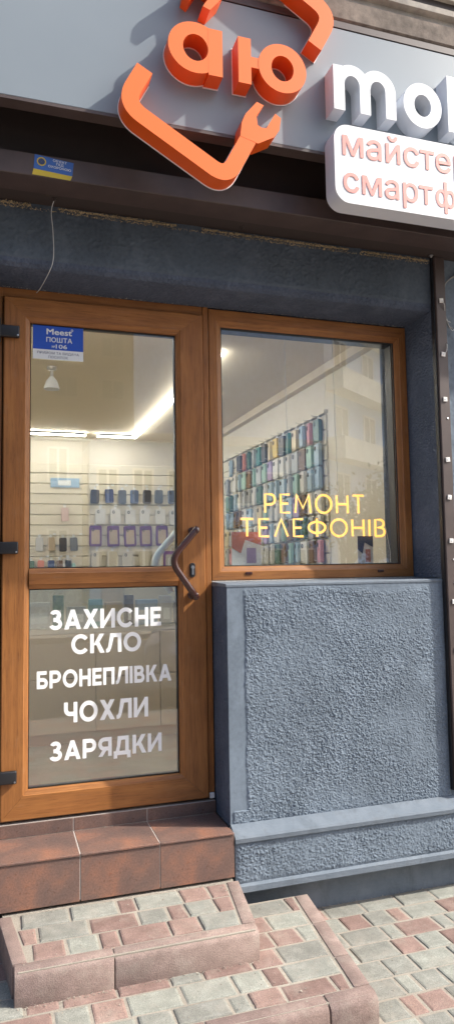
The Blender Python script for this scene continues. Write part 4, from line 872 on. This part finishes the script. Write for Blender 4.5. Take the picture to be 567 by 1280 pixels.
# parked car at the near kerb
CARP = mat('silver_car_paint', (0.42, 0.43, 0.44), 0.28, 0.5); TYRE = mat('tyre_rubber', (0.015, 0.015, 0.015), 0.8); LAMPG = mat('headlight_glass', (0.75, 0.77, 0.78), 0.1)
car = empty('parked_car', 'silver hatchback parked at the kerb opposite the door, seen in the glass', 'car'); RZ = GZ - 0.12; cx, cy = 1.9, -5.35
prof = [(0, .30), (.02, .55), (.12, .72), (1.0, .90), (1.35, .95), (1.95, 1.38), (2.4, 1.46), (3.2, 1.42), (3.85, 1.0), (4.1, .92), (4.15, .5), (4.1, .28)]
secs = [(-0.86, 0), (-0.80, .02), (-0.4, .05), (0.4, .05), (0.80, .02), (0.86, 0)]
mb = MB(); k = len(prof)
for (yy, b) in secs:
    for (px_, pz_) in prof:
        tuck = 0.72 if pz_ > 1.1 else (0.95 if pz_ > .85 else 1.0); mb.v.append((cx + px_, cy + yy * tuck, RZ + pz_ + (b if pz_ > .6 else 0)))
for i in range(len(secs) - 1):
    for j in range(k):
        q = (j + 1) % k; mb.f.append((i * k + j, i * k + q, (i + 1) * k + q, (i + 1) * k + j)); mb.mi.append(0)
mb.f.append(tuple(range(k))); mb.mi.append(0); mb.f.append(tuple(range((len(secs) - 1) * k, len(secs) * k))[::-1]); mb.mi.append(0)
mb.build('body', CARP, car, bevel=0.03, seg=2, smooth=True)
for s in (-1, 1):
    MB().prism([(cx + 1.55, RZ + .99), (cx + 2.0, RZ + 1.33), (cx + 2.45, RZ + 1.39), (cx + 2.45, RZ + .97)], cy + s * .77, cy + s * .80, 'y').build('side_window', DG, car)
    MB().prism([(cx + 2.52, RZ + .97), (cx + 2.52, RZ + 1.39), (cx + 3.15, RZ + 1.36), (cx + 3.6, RZ + 1.02)], cy + s * .77, cy + s * .80, 'y').build('side_window', DG, car)
    for wx in (.75, 3.35):
        w = MB().lathe([(.20, -.10), (.30, -.10), (.315, -.07), (.315, .07), (.30, .10), (.20, .10)], (cx + wx, cy + s * .76, RZ + .315), 28, 'y').build('wheel', TYRE, car, smooth=True)
        MB().lathe([(.19, -.09), (.205, -.105 if s < 0 else -.09), (.205, .105 if s > 0 else .09), (.19, .09)], (cx + wx, cy + s * .765, RZ + .315), 20, 'y').build('rim', STEEL, w)
    MB().prism([(cx - .01, RZ + .60), (cx + .30, RZ + .66), (cx + .34, RZ + .76), (cx + .06, RZ + .70)], cy + s * .55 - .2, cy + s * .55 + .27, 'y').build('headlight', LAMPG, car, bevel=.02)
MB().prism([(cx + 1.30, RZ + 1.0), (cx + 1.36, RZ + 1.0), (cx + 1.92, RZ + 1.425), (cx + 1.88, RZ + 1.44)], cy - .58, cy + .58, 'y').build('windscreen', DG, car)
at_base(car)
for r_ in (shop, slab, shut): at_base(r_)

# loose grit on the paving
def grit(name, x0, x1, y0, y1, z, n, seed, parent):
    rn = random.Random(seed); mb = MB()
    for _ in range(n):
        p = Vector((rn.uniform(x0, x1), rn.uniform(y0, y1), z)); q = rn.uniform(.0008, .0026)
        k = [p + Vector((rn.gauss(0, q), rn.gauss(0, q), rn.uniform(0, q * 1.3))) for _ in range(4)]
        for f in ((0, 1, 2), (0, 2, 3), (0, 3, 1), (1, 3, 2)): mb.quad([k[i] for i in f])
    o = mb.build(name, SAND, parent); o['kind'] = 'stuff'
grit('grit', 0.13, 0.9, -0.62, -0.28, ZA, 260, 1, upr); grit('grit', -0.4, 1.15, -0.93, -0.66, ZB, 420, 2, low); grit('grit', 0.97, 1.18, -0.66, -0.28, ZB, 90, 4, low); grit('grit', 1.27, 2.6, -1.3, -0.18, GZ, 900, 3, pave)
grit('grit', 1.27, 3.0, -0.20, -0.174, GZ + .001, 700, 6, pave); grit('grit', 0.12, 0.9, -0.285, -0.268, ZA + .001, 300, 7, upr); grit('grit', 0.1, 0.94, -0.03, -0.018, -0.058, 200, 9, step); grit('grit', 0.12, 0.9, -0.672, -0.658, ZB + .001, 260, 10, low)
